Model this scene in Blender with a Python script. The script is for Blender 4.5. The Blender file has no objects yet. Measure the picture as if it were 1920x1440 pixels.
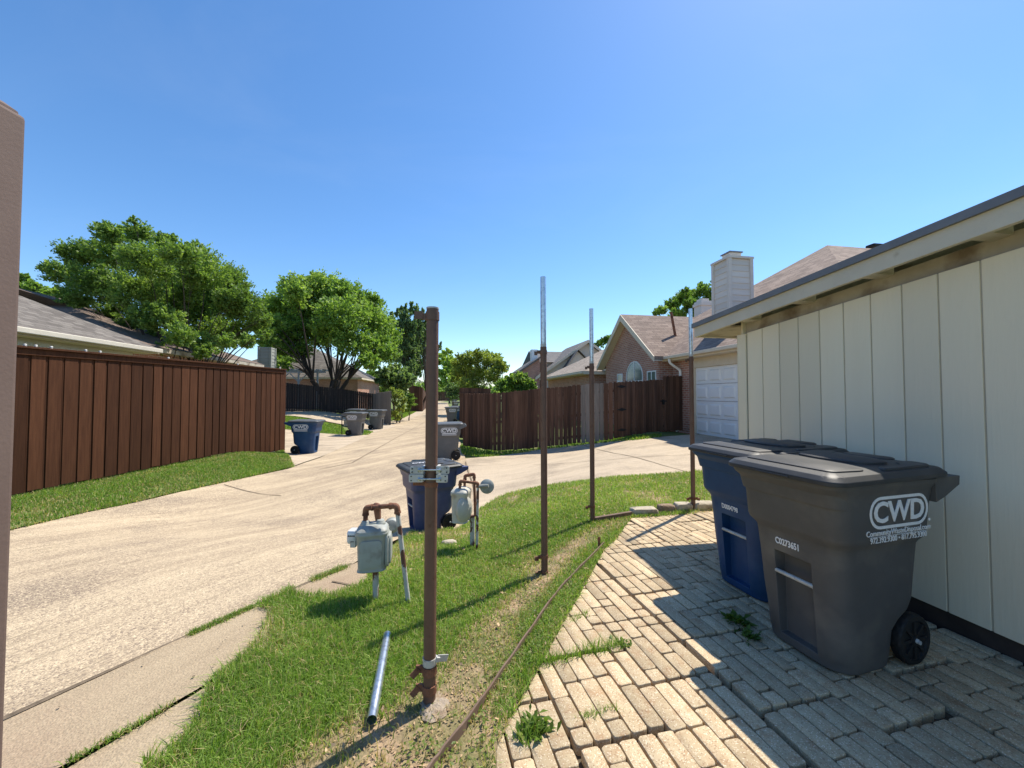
import bpy, bmesh, math, random
import numpy as np
from mathutils import Vector, Matrix, Euler

R = math.radians
sc = bpy.context.scene
COL = sc.collection

# ------------------------------------------------------------------ camera, world, sun, exposure
CAM_H, FPX, PITCH = 1.5, 721.0, R(1.59)
cam_d = bpy.data.cameras.new('camera')
cam = bpy.data.objects.new('camera', cam_d)
COL.objects.link(cam)
cam.location = (0, 0, CAM_H)
cam.rotation_euler = (R(90) + PITCH, 0, 0)
cam_d.sensor_fit = 'HORIZONTAL'
cam_d.sensor_width = 36
cam_d.lens = 36 * FPX / 1920
cam_d.clip_start = 0.05
cam_d.clip_end = 2000
sc.camera = cam

SUN_AZ, SUN_EL = R(47.5), R(58.8)        # azimuth from +Y towards +X
world = bpy.data.worlds.new('World')
sc.world = world
world.use_nodes = True
wn, wl = world.node_tree.nodes, world.node_tree.links
bg = wn['Background']
sky = wn.new('ShaderNodeTexSky')
sky.sky_type = 'NISHITA'
sky.sun_disc = False
sky.sun_elevation = SUN_EL
sky.sun_rotation = SUN_AZ
sky.altitude = 150
sky.air_density = 1.0
sky.dust_density = 0.25
sky.ozone_density = 3.5
hs = wn.new('ShaderNodeHueSaturation')
hs.inputs['Saturation'].default_value = 1.18
wl.new(sky.outputs[0], hs.inputs['Color'])
# faint high cirrus
wtc = wn.new('ShaderNodeTexCoord')
wmp = wn.new('ShaderNodeMapping')
wmp.inputs['Rotation'].default_value = (0, 0, R(35))
wmp.inputs['Scale'].default_value = (0.7, 2.2, 3.0)
wl.new(wtc.outputs['Generated'], wmp.inputs[0])
wnz = wn.new('ShaderNodeTexNoise')
wnz.inputs['Scale'].default_value = 1.7
wnz.inputs['Detail'].default_value = 8
wnz.inputs['Roughness'].default_value = 0.6
wnz.inputs['Distortion'].default_value = 0.6
wl.new(wmp.outputs[0], wnz.inputs['Vector'])
wmr = wn.new('ShaderNodeMapRange')
wmr.inputs['From Min'].default_value, wmr.inputs['From Max'].default_value = 0.48, 0.78
wmr.inputs['To Max'].default_value = 0.04
wl.new(wnz.outputs['Fac'], wmr.inputs[0])
wmx = wn.new('ShaderNodeMix')
wmx.data_type = 'RGBA'
wl.new(wmr.outputs[0], wmx.inputs[0])
wl.new(hs.outputs[0], wmx.inputs[6])
wmx.inputs[7].default_value = (4.6, 5.0, 5.4, 1)
wl.new(wmx.outputs[2], bg.inputs['Color'])
bg.inputs['Strength'].default_value = 0.145

sun_d = bpy.data.lights.new('sun', 'SUN')
sun = bpy.data.objects.new('sun', sun_d)
COL.objects.link(sun)
sun_d.energy = 4.8
sun_d.angle = R(0.55)
sun_d.color = (1.0, 0.93, 0.81)
SUN_DIR = Vector((math.sin(SUN_AZ) * math.cos(SUN_EL), math.cos(SUN_AZ) * math.cos(SUN_EL), math.sin(SUN_EL)))
sun.rotation_euler = (-SUN_DIR).to_track_quat('-Z', 'Y').to_euler()
sun.location = (8, 8, 20)

sc.view_settings.view_transform = 'Standard'
sc.view_settings.look = 'None'
sc.view_settings.exposure = 0.52
sc.view_settings.gamma = 1
sc.cycles.max_bounces = 8
sc.cycles.diffuse_bounces = 4
sc.cycles.transparent_max_bounces = 8

# ------------------------------------------------------------------ terrain and survey helpers
def S(t):
    t = np.clip(t, 0, 1)
    return t * t * (3 - 2 * t)

def terr(x, y):
    w = x + 0.1737 * y
    ycl = np.clip(y - 4.5, 0, 7.5)
    z = -0.42 * S((y - 3) / 3.5)
    z = z * (1 - S((w - (-0.12 + 0.23 * ycl)) / (1.5 + 0.5 * ycl)))
    z = z * (1 - 0.65 * S((-w - 3.4) / 2.0) * (1 - S((y - 10.5) / 2)))
    z = z + 0.2 * S((x - 1) / 5) * S((y - 6) / 6)
    z = z + 0.7 * S((-w - 4.6) / 5) * S((y - 15) / 8)
    return z

CP, SP = math.cos(PITCH), math.sin(PITCH)
def ray(px, py):
    a, b = (px - 960) / FPX, (720 - py) / FPX
    return (a, CP - SP * b, SP + CP * b)

def G(px, py, dz=0.0):
    """surveyed point of the ground seen at this place in the photograph"""
    d = ray(px, py)
    z = 0.0
    for _ in range(60):
        t = (z + dz - CAM_H) / d[2]
        zz = float(terr(d[0] * t, d[1] * t))
        z = 0.6 * z + 0.4 * zz
    t = (z + dz - CAM_H) / d[2]
    return Vector((d[0] * t, d[1] * t, CAM_H + d[2] * t))

def P(px, py, Y):
    d = ray(px, py)
    t = Y / d[1]
    return Vector((d[0] * t, Y, CAM_H + d[2] * t))

GR = R(9.45)                        # the houses and patio wall share this bearing
CU, SU = math.cos(GR), math.sin(GR)
def uv2w(u, v, z=0.0):
    return Vector((-SU * u + CU * v, CU * u + SU * v, z))
def w2uv(p):
    return (-SU * p[0] + CU * p[1], CU * p[0] + SU * p[1])
def PV(px, py, v):
    """point of the plane v = const seen at px, py -> (u, z)"""
    d = ray(px, py)
    t = v / (CU * d[0] + SU * d[1])
    return (-SU * d[0] + CU * d[1]) * t, CAM_H + d[2] * t

# ------------------------------------------------------------------ mesh builder
class MB:
    def __init__(s, off=(0, 0, 0)):
        s.v, s.f, s.t, s.m = [], [], [], []
        s.off = Vector(off)
    def add(s, verts, faces, tint=0.0, mat=0):
        n = len(s.v)
        o = s.off
        s.v.extend((p[0] + o[0], p[1] + o[1], p[2] + o[2]) for p in verts)
        s.f.extend(tuple(i + n for i in f) for f in faces)
        s.t.extend([tint] * len(verts))
        s.m.extend([mat] * len(faces))
    def box(s, lo, hi, tint=0.0, mat=0, M=None):
        x0, y0, z0 = lo
        x1, y1, z1 = hi
        vs = [Vector(p) for p in ((x0, y0, z0), (x1, y0, z0), (x1, y1, z0), (x0, y1, z0), (x0, y0, z1), (x1, y0, z1), (x1, y1, z1), (x0, y1, z1))]
        if M is not None:
            vs = [M @ p for p in vs]
        s.add(vs, [(3, 2, 1, 0), (4, 5, 6, 7), (0, 1, 5, 4), (1, 2, 6, 5), (2, 3, 7, 6), (3, 0, 4, 7)], tint, mat)
    def cbox(s, c, size, tint=0.0, mat=0, M=None):
        h = [k / 2 for k in size]
        s.box([c[i] - h[i] for i in range(3)], [c[i] + h[i] for i in range(3)], tint, mat, M)
    def prism(s, outline, M, depth, tint=0.0, mat=0):
        """outline in local xy, extruded along local z by depth, M places it"""
        n = len(outline)
        vs = [M @ Vector((p[0], p[1], 0)) for p in outline] + [M @ Vector((p[0], p[1], depth)) for p in outline]
        fs = [tuple(range(n))[::-1], tuple(range(n, 2 * n))] + [(i, (i + 1) % n, n + (i + 1) % n, n + i) for i in range(n)]
        s.add(vs, fs, tint, mat)
    def tube(s, path, r, n=12, tint=0.0, mat=0, caps=True):
        path = [Vector(p) for p in path]
        m = len(path)
        rr = [r] * m if not hasattr(r, '__len__') else list(r)
        vs, fs = [], []
        prev = None
        for i, p in enumerate(path):
            a = path[max(0, i - 1)]
            b = path[min(m - 1, i + 1)]
            d = (b - a).normalized()
            if prev is None:
                x = d.orthogonal().normalized()
            else:
                x = prev - d * prev.dot(d)
                x = x.normalized() if x.length > 1e-6 else d.orthogonal().normalized()
            prev = x
            y = d.cross(x)
            for k in range(n):
                an = 2 * math.pi * k / n
                vs.append(p + (x * math.cos(an) + y * math.sin(an)) * rr[i])
        for i in range(m - 1):
            for k in range(n):
                k2 = (k + 1) % n
                fs.append((i * n + k, i * n + k2, (i + 1) * n + k2, (i + 1) * n + k))
        if caps:
            fs.append(tuple(range(n))[::-1])
            fs.append(tuple(range((m - 1) * n, m * n)))
        s.add(vs, fs, tint, mat)
    def loft(s, rings, caps=(True, True), tint=0.0, mat=0):
        n = len(rings[0])
        vs = [p for r in rings for p in r]
        fs = []
        for i in range(len(rings) - 1):
            for k in range(n):
                k2 = (k + 1) % n
                fs.append((i * n + k, i * n + k2, (i + 1) * n + k2, (i + 1) * n + k))
        if caps[0]:
            fs.append(tuple(range(n))[::-1])
        if caps[1]:
            fs.append(tuple(range((len(rings) - 1) * n, len(rings) * n)))
        s.add(vs, fs, tint, mat)
    def lathe(s, prof, M=Matrix(), n=24, tint=0.0, mat=0):
        rings = [[M @ Vector((r * math.cos(2 * math.pi * k / n), r * math.sin(2 * math.pi * k / n), z)) for k in range(n)] for r, z in prof]
        s.loft(rings, (True, True), tint, mat)
    def build(s, name, mats, parent=None, smooth=None, bevel=0, recalc=False, segs=2):
        me = bpy.data.meshes.new(name)
        me.from_pydata(s.v, [], s.f)
        mats = mats if isinstance(mats, (list, tuple)) else [mats]
        for m in mats:
            me.materials.append(m)
        if len(mats) > 1:
            me.polygons.foreach_set('material_index', s.m)
        at = me.attributes.new('tint', 'FLOAT', 'POINT')
        at.data.foreach_set('value', s.t)
        finish(me, recalc, smooth)
        o = bpy.data.objects.new(name, me)
        COL.objects.link(o)
        if parent is not None:
            o.parent = parent
        if bevel:
            b = o.modifiers.new('bevel', 'BEVEL')
            b.width = bevel
            b.segments = segs
            b.limit_method = 'ANGLE'
            b.angle_limit = R(35)
        return o

def finish(me, recalc=False, smooth=None):
    if recalc:
        bm = bmesh.new()
        bm.from_mesh(me)
        bmesh.ops.recalc_face_normals(bm, faces=bm.faces)
        bm.to_mesh(me)
        bm.free()
    me.update()
    nl, npoly = len(me.loops), len(me.polygons)
    co = np.empty(len(me.vertices) * 3)
    me.vertices.foreach_get('co', co)
    co = co.reshape(-1, 3)
    li = np.empty(nl, int)
    me.loops.foreach_get('vertex_index', li)
    tot = np.empty(npoly, int)
    me.polygons.foreach_get('loop_total', tot)
    nr = np.empty(npoly * 3)
    me.polygons.foreach_get('normal', nr)
    nr = nr.reshape(-1, 3)
    t = np.stack([-nr[:, 1], nr[:, 0], np.zeros(npoly)], 1)
    ln = np.linalg.norm(t, axis=1)
    flat = ln < 0.15
    t[flat] = (1, 0, 0)
    ln[flat] = 1
    t /= ln[:, None]
    b = np.cross(nr, t)
    tl, bl = np.repeat(t, tot, 0), np.repeat(b, tot, 0)
    c = co[li]
    uv = np.stack([(c * tl).sum(1), (c * bl).sum(1)], 1)
    lay = me.uv_layers.new(name='UVMap')
    lay.data.foreach_set('uv', uv.ravel())
    if smooth is not None:
        me.polygons.foreach_set('use_smooth', [True] * npoly)
        me.set_sharp_from_angle(angle=R(smooth))

def roundpath(pts, rad, seg=6):
    pts = [Vector(p) for p in pts]
    out = [pts[0]]
    for i in range(1, len(pts) - 1):
        p = pts[i]
        a = (pts[i - 1] - p)
        b = (pts[i + 1] - p)
        r = min(rad, a.length * 0.49, b.length * 0.49)
        a0, b0 = p + a.normalized() * r, p + b.normalized() * r
        for k in range(seg + 1):
            t = k / seg
            out.append(a0 * (1 - t) ** 2 + p * 2 * t * (1 - t) + b0 * t * t)
    out.append(pts[-1])
    return out

def rrect(w, d, r, n=5, cx=0, cy=0):
    """rounded rectangle outline, counter-clockwise"""
    o = []
    for sx, sy, a0 in ((1, -1, -90), (1, 1, 0), (-1, 1, 90), (-1, -1, 180)):
        for k in range(n + 1):
            a = R(a0 + 90 * k / n)
            o.append((cx + sx * (w / 2 - r) + r * math.cos(a), cy + sy * (d / 2 - r) + r * math.sin(a)))
    return o

def np_mesh(name, verts, faces_q, faces_t, tint, mats, parent=None):
    """verts (N,3); faces_q (Q,4); faces_t (T,3) as numpy"""
    me = bpy.data.meshes.new(name)
    nq, nt = len(faces_q), len(faces_t)
    me.vertices.add(len(verts))
    me.vertices.foreach_set('co', np.asarray(verts, np.float32).ravel())
    loops = np.concatenate([np.asarray(faces_q, np.int32).ravel(), np.asarray(faces_t, np.int32).ravel()])
    me.loops.add(len(loops))
    me.loops.foreach_set('vertex_index', loops)
    me.polygons.add(nq + nt)
    me.polygons.foreach_set('loop_start', np.concatenate([np.arange(nq) * 4, nq * 4 + np.arange(nt) * 3]).astype(np.int32))
    me.update(calc_edges=True)
    me.validate()
    at = me.attributes.new('tint', 'FLOAT', 'POINT')
    at.data.foreach_set('value', np.asarray(tint, np.float32))
    me.materials.append(mats)
    o = bpy.data.objects.new(name, me)
    COL.objects.link(o)
    if parent is not None:
        o.parent = parent
    return o

def tag(o, label=None, cat=None, group=None, kind=None):
    if label: o['label'] = label
    if cat: o['category'] = cat
    if group: o['group'] = group
    if kind: o['kind'] = kind
    return o

def thing(name, label, cat, loc=(0, 0, 0), rotz=0.0, group=None):
    o = bpy.data.objects.new(name, None)
    COL.objects.link(o)
    o.location = loc
    o.rotation_euler = (0, 0, rotz)
    o.empty_display_size = 0.1
    return tag(o, label, cat, group)

def copy_tree(o, parent=None):
    c = o.copy()
    COL.objects.link(c)
    if parent is not None:
        c.parent = parent
    for ch in list(o.children):
        copy_tree(ch, c)
    return c

# ------------------------------------------------------------------ materials
def node(nt, typ, **kw):
    n = nt.nodes.new(typ)
    for k, v in kw.items():
        setattr(n, k, v)
    return n

def M(name, c1, c2=None, scale=4.0, rough=0.7, metal=0.0, bump=0.0, bscale=None, tint=0.0, stretch=(1, 1, 1),
      c3=None, c3scale=1.0, c3amt=(0.5, 0.65), spec=0.4, detail=6, bdist=0.02, speck=None):
    """noise-mottled surface; tint multiplies by 1 + tint * the mesh's 'tint' attribute"""
    m = bpy.data.materials.new(name)
    m.use_nodes = True
    nt = m.node_tree
    b = nt.nodes['Principled BSDF']
    L = nt.links.new
    tc = node(nt, 'ShaderNodeTexCoord')
    mp = node(nt, 'ShaderNodeMapping')
    mp.inputs['Scale'].default_value = stretch
    L(tc.outputs['Object'], mp.inputs[0])
    nz = node(nt, 'ShaderNodeTexNoise')
    nz.inputs['Scale'].default_value = scale
    nz.inputs['Detail'].default_value = detail
    nz.inputs['Roughness'].default_value = 0.62
    L(mp.outputs[0], nz.inputs['Vector'])
    rp = node(nt, 'ShaderNodeValToRGB')
    rp.color_ramp.elements[0].position = 0.32
    rp.color_ramp.elements[1].position = 0.68
    rp.color_ramp.elements[0].color = (*c1, 1)
    rp.color_ramp.elements[1].color = (*(c2 or c1), 1)
    L(nz.outputs['Fac'], rp.inputs[0])
    col = rp.outputs[0]
    def mix(fac, a, bcol, typ='MIX'):
        x = node(nt, 'ShaderNodeMix', data_type='RGBA', blend_type=typ)
        if hasattr(fac, 'links'):
            L(fac, x.inputs[0])
        else:
            x.inputs[0].default_value = fac
        L(a, x.inputs[6])
        if hasattr(bcol, 'links'):
            L(bcol, x.inputs[7])
        else:
            x.inputs[7].default_value = (*bcol, 1)
        return x.outputs[2]
    if c3:
        n3 = node(nt, 'ShaderNodeTexNoise')
        n3.inputs['Scale'].default_value = c3scale
        n3.inputs['Detail'].default_value = 7
        L(mp.outputs[0], n3.inputs['Vector'])
        mr = node(nt, 'ShaderNodeMapRange')
        mr.inputs['From Min'].default_value, mr.inputs['From Max'].default_value = c3amt
        L(n3.outputs['Fac'], mr.inputs[0])
        col = mix(mr.outputs[0], col, c3)
    if speck:
        for sscale, thr, scol in speck:
            vo = node(nt, 'ShaderNodeTexVoronoi')
            vo.inputs['Scale'].default_value = sscale
            L(tc.outputs['Object'], vo.inputs['Vector'])
            sp = node(nt, 'ShaderNodeSeparateColor')
            L(vo.outputs['Color'], sp.inputs[0])
            lt = node(nt, 'ShaderNodeMath', operation='LESS_THAN')
            L(sp.outputs[0], lt.inputs[0])
            lt.inputs[1].default_value = thr
            l2 = node(nt, 'ShaderNodeMath', operation='MULTIPLY')
            L(lt.outputs[0], l2.inputs[0])
            l2.inputs[1].default_value = 0.75
            col = mix(l2.outputs[0], col, scol)
    if tint:
        at = node(nt, 'ShaderNodeAttribute', attribute_name='tint')
        ma = node(nt, 'ShaderNodeMath', operation='MULTIPLY_ADD')
        L(at.outputs['Fac'], ma.inputs[0])
        ma.inputs[1].default_value = tint
        ma.inputs[2].default_value = 1.0
        vm = node(nt, 'ShaderNodeVectorMath', operation='SCALE')
        L(col, vm.inputs[0])
        L(ma.outputs[0], vm.inputs['Scale'])
        col = vm.outputs[0]
    L(col, b.inputs['Base Color'])
    b.inputs['Roughness'].default_value = rough
    b.inputs['Metallic'].default_value = metal
    b.inputs['Specular IOR Level'].default_value = spec
    if bump:
        nb = node(nt, 'ShaderNodeTexNoise')
        nb.inputs['Scale'].default_value = bscale or scale * 6
        nb.inputs['Detail'].default_value = 5
        L(mp.outputs[0], nb.inputs['Vector'])
        bp = node(nt, 'ShaderNodeBump')
        bp.inputs['Strength'].default_value = bump
        bp.inputs['Distance'].default_value = bdist
        L(nb.outputs['Fac'], bp.inputs['Height'])
        L(bp.outputs[0], b.inputs['Normal'])
    return m

def brickmat(name, c1, c2, mortar, bw, bh, ms, rough=0.9, offset=0.5, bump=0.4, var=0.0, varc=(0.1, 0.05, 0.04), squash=1.0):
    m = bpy.data.materials.new(name)
    m.use_nodes = True
    nt = m.node_tree
    b = nt.nodes['Principled BSDF']
    L = nt.links.new
    uv = node(nt, 'ShaderNodeUVMap', uv_map='UVMap')
    br = node(nt, 'ShaderNodeTexBrick', offset=offset)
    br.inputs['Scale'].default_value = 1.0
    br.inputs['Brick Width'].default_value = bw
    br.inputs['Row Height'].default_value = bh
    br.inputs['Mortar Size'].default_value = ms
    br.inputs['Mortar Smooth'].default_value = 0.3
    br.inputs['Color1'].default_value = (*c1, 1)
    br.inputs['Color2'].default_value = (*c2, 1)
    br.inputs['Mortar'].default_value = (*mortar, 1)
    L(uv.outputs[0], br.inputs['Vector'])
    nz = node(nt, 'ShaderNodeTexNoise')
    nz.inputs['Scale'].default_value = 1.3
    nz.inputs['Detail'].default_value = 6
    L(uv.outputs[0], nz.inputs['Vector'])
    nf = node(nt, 'ShaderNodeTexNoise')
    nf.inputs['Scale'].default_value = 45
    nf.inputs['Detail'].default_value = 3
    L(uv.outputs[0], nf.inputs['Vector'])
    ad = node(nt, 'ShaderNodeMath', operation='ADD')
    L(nz.outputs['Fac'], ad.inputs[0])
    L(nf.outputs['Fac'], ad.inputs[1])
    mr = node(nt, 'ShaderNodeMapRange')
    mr.inputs['From Min'].default_value, mr.inputs['From Max'].default_value = 0.6, 1.4
    mr.inputs['To Min'].default_value, mr.inputs['To Max'].default_value = 0.72, 1.25
    L(ad.outputs[0], mr.inputs[0])
    vm = node(nt, 'ShaderNodeVectorMath', operation='SCALE')
    L(br.outputs['Color'], vm.inputs[0])
    L(mr.outputs[0], vm.inputs['Scale'])
    L(vm.outputs[0], b.inputs['Base Color'])
    b.inputs['Roughness'].default_value = rough
    b.inputs['Specular IOR Level'].default_value = 0.25
    bp = node(nt, 'ShaderNodeBump', invert=True)
    bp.inputs['Strength'].default_value = bump
    bp.inputs['Distance'].default_value = 0.01
    L(br.outputs['Fac'], bp.inputs['Height'])
    L(bp.outputs[0], b.inputs['Normal'])
    return m

def leafmat(name, stops, trans=0.4, rough=0.5):
    """ramp over the leaf's own 'tint' (-1..1), thin and translucent"""
    m = bpy.data.materials.new(name)
    m.use_nodes = True
    nt = m.node_tree
    L = nt.links.new
    b = nt.nodes['Principled BSDF']
    out = nt.nodes['Material Output']
    at = node(nt, 'ShaderNodeAttribute', attribute_name='tint')
    mr = node(nt, 'ShaderNodeMapRange')
    mr.inputs['From Min'].default_value, mr.inputs['From Max'].default_value = -1, 1
    L(at.outputs['Fac'], mr.inputs[0])
    rp = node(nt, 'ShaderNodeValToRGB')
    cr = rp.color_ramp
    while len(cr.elements) < len(stops):
        cr.elements.new(0.5)
    for e, (p, c) in zip(cr.elements, stops):
        e.position = p
        e.color = (*c, 1)
    L(mr.outputs[0], rp.inputs[0])
    L(rp.outputs[0], b.inputs['Base Color'])
    b.inputs['Roughness'].default_value = rough
    b.inputs['Specular IOR Level'].default_value = 0.3
    tr = node(nt, 'ShaderNodeBsdfTranslucent')
    tb = node(nt, 'ShaderNodeVectorMath', operation='MULTIPLY')
    L(rp.outputs[0], tb.inputs[0])
    tb.inputs[1].default_value = (1.25, 1.35, 0.6)
    L(tb.outputs[0], tr.inputs['Color'])
    mx = node(nt, 'ShaderNodeMixShader')
    mx.inputs[0].default_value = trans
    L(b.outputs[0], mx.inputs[1])
    L(tr.outputs[0], mx.inputs[2])
    L(mx.outputs[0], out.inputs['Surface'])
    return m

def concrete(name, base, dark, pebble, grooved=0.0, dirv=(0.0, 1.0), speckle=0.6, stain=(0.2, 0.16, 0.12)):
    """exposed-aggregate concrete: pebble speckle, broad wear streaks along dirv, optional raked grooves"""
    m = bpy.data.materials.new(name)
    m.use_nodes = True
    nt = m.node_tree
    L = nt.links.new
    b = nt.nodes['Principled BSDF']
    tc = node(nt, 'ShaderNodeTexCoord')
    ang = math.atan2(dirv[0], dirv[1])
    mp = node(nt, 'ShaderNodeMapping')
    mp.inputs['Rotation'].default_value = (0, 0, ang)
    L(tc.outputs['Object'], mp.inputs[0])
    st = node(nt, 'ShaderNodeMapping')
    st.inputs['Scale'].default_value = (1, 0.055, 1)
    L(mp.outputs[0], st.inputs[0])
    n1 = node(nt, 'ShaderNodeTexNoise')
    n1.inputs['Scale'].default_value = 3.2
    n1.inputs['Detail'].default_value = 8
    n1.inputs['Roughness'].default_value = 0.65
    L(st.outputs[0], n1.inputs['Vector'])
    n2 = node(nt, 'ShaderNodeTexNoise')
    n2.inputs['Scale'].default_value = 1.18
    n2.inputs['Detail'].default_value = 8
    L(tc.outputs['Object'], n2.inputs['Vector'])
    n3 = node(nt, 'ShaderNodeTexNoise')
    n3.inputs['Scale'].default_value = 110
    n3.inputs['Detail'].default_value = 3
    L(tc.outputs['Object'], n3.inputs['Vector'])
    def rng(src, a, bb, c=0.0, d=1.0):
        r = node(nt, 'ShaderNodeMapRange')
        r.inputs['From Min'].default_value, r.inputs['From Max'].default_value = a, bb
        r.inputs['To Min'].default_value, r.inputs['To Max'].default_value = c, d
        L(src, r.inputs[0])
        return r.outputs[0]
    def mix(f, a, c, typ='MIX'):
        x = node(nt, 'ShaderNodeMix', data_type='RGBA', blend_type=typ)
        L(f, x.inputs[0])
        for i, q in ((6, a), (7, c)):
            if hasattr(q, 'links'): L(q, x.inputs[i])
            else: x.inputs[i].default_value = (*q, 1)
        return x.outputs[2]
    col = mix(rng(n1.outputs['Fac'], 0.34, 0.62), base, dark)
    col = mix(rng(n2.outputs['Fac'], 0.52, 0.74, 0, 0.6), col, stain)
    # pebbles
    vo = node(nt, 'ShaderNodeTexVoronoi')
    vo.inputs['Scale'].default_value = 105
    L(tc.outputs['Object'], vo.inputs['Vector'])
    sp = node(nt, 'ShaderNodeSeparateColor')
    L(vo.outputs['Color'], sp.inputs[0])
    lt = node(nt, 'ShaderNodeMath', operation='LESS_THAN')
    L(sp.outputs[0], lt.inputs[0])
    lt.inputs[1].default_value = 0.3
    ml = node(nt, 'ShaderNodeMath', operation='MULTIPLY')
    L(lt.outputs[0], ml.inputs[0])
    L(rng(n2.outputs['Fac'], 0.35, 0.6, 0.25 * speckle, speckle), ml.inputs[1])
    col = mix(ml.outputs[0], col, pebble)
    lt2 = node(nt, 'ShaderNodeMath', operation='GREATER_THAN')
    L(sp.outputs[1], lt2.inputs[0])
    lt2.inputs[1].default_value = 0.8
    ml2 = node(nt, 'ShaderNodeMath', operation='MULTIPLY')
    L(lt2.outputs[0], ml2.inputs[0])
    ml2.inputs[1].default_value = speckle * 0.7
    col = mix(ml2.outputs[0], col, tuple(min(1, k * 1.3) for k in base))
    vm = node(nt, 'ShaderNodeVectorMath', operation='SCALE')
    L(col, vm.inputs[0])
    L(rng(n3.outputs['Fac'], 0.3, 0.7, 0.84, 1.14), vm.inputs['Scale'])
    L(vm.outputs[0], b.inputs['Base Color'])
    b.inputs['Roughness'].default_value = 0.9
    b.inputs['Specular IOR Level'].default_value = 0.25
    hsum = node(nt, 'ShaderNodeMath', operation='MULTIPLY_ADD')
    L(vo.outputs['Distance'], hsum.inputs[0])
    hsum.inputs[1].default_value = -0.6
    L(n3.outputs['Fac'], hsum.inputs[2])
    h = hsum.outputs[0]
    if grooved:
        gm = node(nt, 'ShaderNodeMapping')
        gm.inputs['Scale'].default_value = (1, 0.03, 1)
        L(mp.outputs[0], gm.inputs[0])
        wv = node(nt, 'ShaderNodeTexNoise')
        wv.inputs['Scale'].default_value = 26
        wv.inputs['Detail'].default_value = 3
        L(gm.outputs[0], wv.inputs['Vector'])
        n4 = node(nt, 'ShaderNodeTexNoise')
        n4.inputs['Scale'].default_value = 0.9
        L(tc.outputs['Object'], n4.inputs['Vector'])
        g = node(nt, 'ShaderNodeMath', operation='MULTIPLY')
        L(rng(wv.outputs['Fac'], 0.33, 0.52), g.inputs[0])
        L(rng(n4.outputs['Fac'], 0.45, 0.68, 0.0, grooved), g.inputs[1])
        ad = node(nt, 'ShaderNodeMath', operation='ADD')
        L(h, ad.inputs[0])
        L(g.outputs[0], ad.inputs[1])
        h = ad.outputs[0]
        gcol = mix(rng(wv.outputs['Fac'], 0.30, 0.44, 0.42, 0.0), vm.outputs[0], tuple(k * 0.55 for k in dark))
        L(gcol, b.inputs['Base Color'])
    bp = node(nt, 'ShaderNodeBump')
    bp.inputs['Strength'].default_value = 0.55
    bp.inputs['Distance'].default_value = 0.008
    L(h, bp.inputs['Height'])
    L(bp.outputs[0], b.inputs['Normal'])
    return m

random.seed(7)
NR = np.random.default_rng(11)
# ------------------------------------------------------------------ palette
m_alley = concrete('alley_concrete', (0.545, 0.435, 0.29), (0.36, 0.28, 0.19), (0.17, 0.125, 0.10), 2.0, (0.40, 0.92), 0.75)
m_drive = concrete('driveway_concrete', (0.54, 0.44, 0.315), (0.42, 0.34, 0.245), (0.25, 0.2, 0.16), 0, (1, 0.35), 0.45)
m_strip = concrete('strip_concrete', (0.43, 0.34, 0.225), (0.34, 0.265, 0.175), (0.28, 0.2, 0.14), 0, (0.4, 0.9), 0.25, (0.3, 0.2, 0.14))
m_joint = M('joint_dirt', (0.10, 0.075, 0.05), (0.2, 0.15, 0.1), 30, 0.95)
m_soil = M('soil', (0.24, 0.165, 0.10), (0.40, 0.29, 0.18), 14, 0.95, bump=0.6, bscale=60, c3=(0.12, 0.13, 0.04), c3scale=3, c3amt=(0.42, 0.6))
m_turf = M('turf', (0.09, 0.14, 0.028), (0.16, 0.20, 0.05), 22, 0.95, bump=0.5, bscale=90, c3=(0.16, 0.13, 0.06), c3scale=1.6, c3amt=(0.52, 0.7))
m_grass = leafmat('grass_blade', [(0, (0.56, 0.43, 0.25)), (0.14, (0.44, 0.37, 0.17)), (0.24, (0.11, 0.20, 0.032)), (0.55, (0.215, 0.345, 0.055)), (1, (0.40, 0.50, 0.125))], 0.42)
m_weed = leafmat('weed_leaf', [(0, (0.06, 0.12, 0.02)), (0.6, (0.13, 0.2, 0.035)), (1, (0.26, 0.28, 0.06))], 0.4)
m_litter = M('dry_leaf', (0.42, 0.29, 0.17), (0.3, 0.2, 0.11), 12, 0.85, tint=0.45)
m_brick_paver = M('paver', (0.40, 0.305, 0.185), (0.50, 0.395, 0.25), 9, 0.92, bump=0.35, bscale=120, bdist=0.004, tint=0.24, c3=(0.38, 0.25, 0.14), c3scale=16, c3amt=(0.52, 0.72), speck=[(220, 0.1, (0.27, 0.17, 0.1)), (260, 0.08, (0.7, 0.6, 0.45))])
m_gap = M('patio_bedding', (0.05, 0.038, 0.026), (0.11, 0.085, 0.055), 25, 0.98)
m_cream = M('cream_paint', (0.76, 0.665, 0.49), (0.80, 0.71, 0.535), 2.2, 0.75, bump=0.55, bscale=42, stretch=(1, 1, 0.12), tint=0.07, bdist=0.004, c3=(0.66, 0.58, 0.44), c3scale=1.1, c3amt=(0.52, 0.75))
m_groove = M('groove_paint', (0.48, 0.43, 0.34), (0.54, 0.49, 0.4), 8, 0.85)
m_fascia = M('fascia_paint', (0.54, 0.485, 0.39), (0.60, 0.545, 0.44), 3, 0.7, bump=0.2, bscale=50, c3=(0.42, 0.36, 0.27), c3scale=9, c3amt=(0.66, 0.78))
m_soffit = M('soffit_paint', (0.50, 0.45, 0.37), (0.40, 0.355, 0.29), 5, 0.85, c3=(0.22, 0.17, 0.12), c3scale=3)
m_drip = M('drip_edge_metal', (0.16, 0.165, 0.18), (0.2, 0.205, 0.22), 8, 0.55, metal=0.2)
m_darkbase = M('base_board', (0.03, 0.022, 0.02), (0.055, 0.04, 0.035), 8, 0.8)
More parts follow.
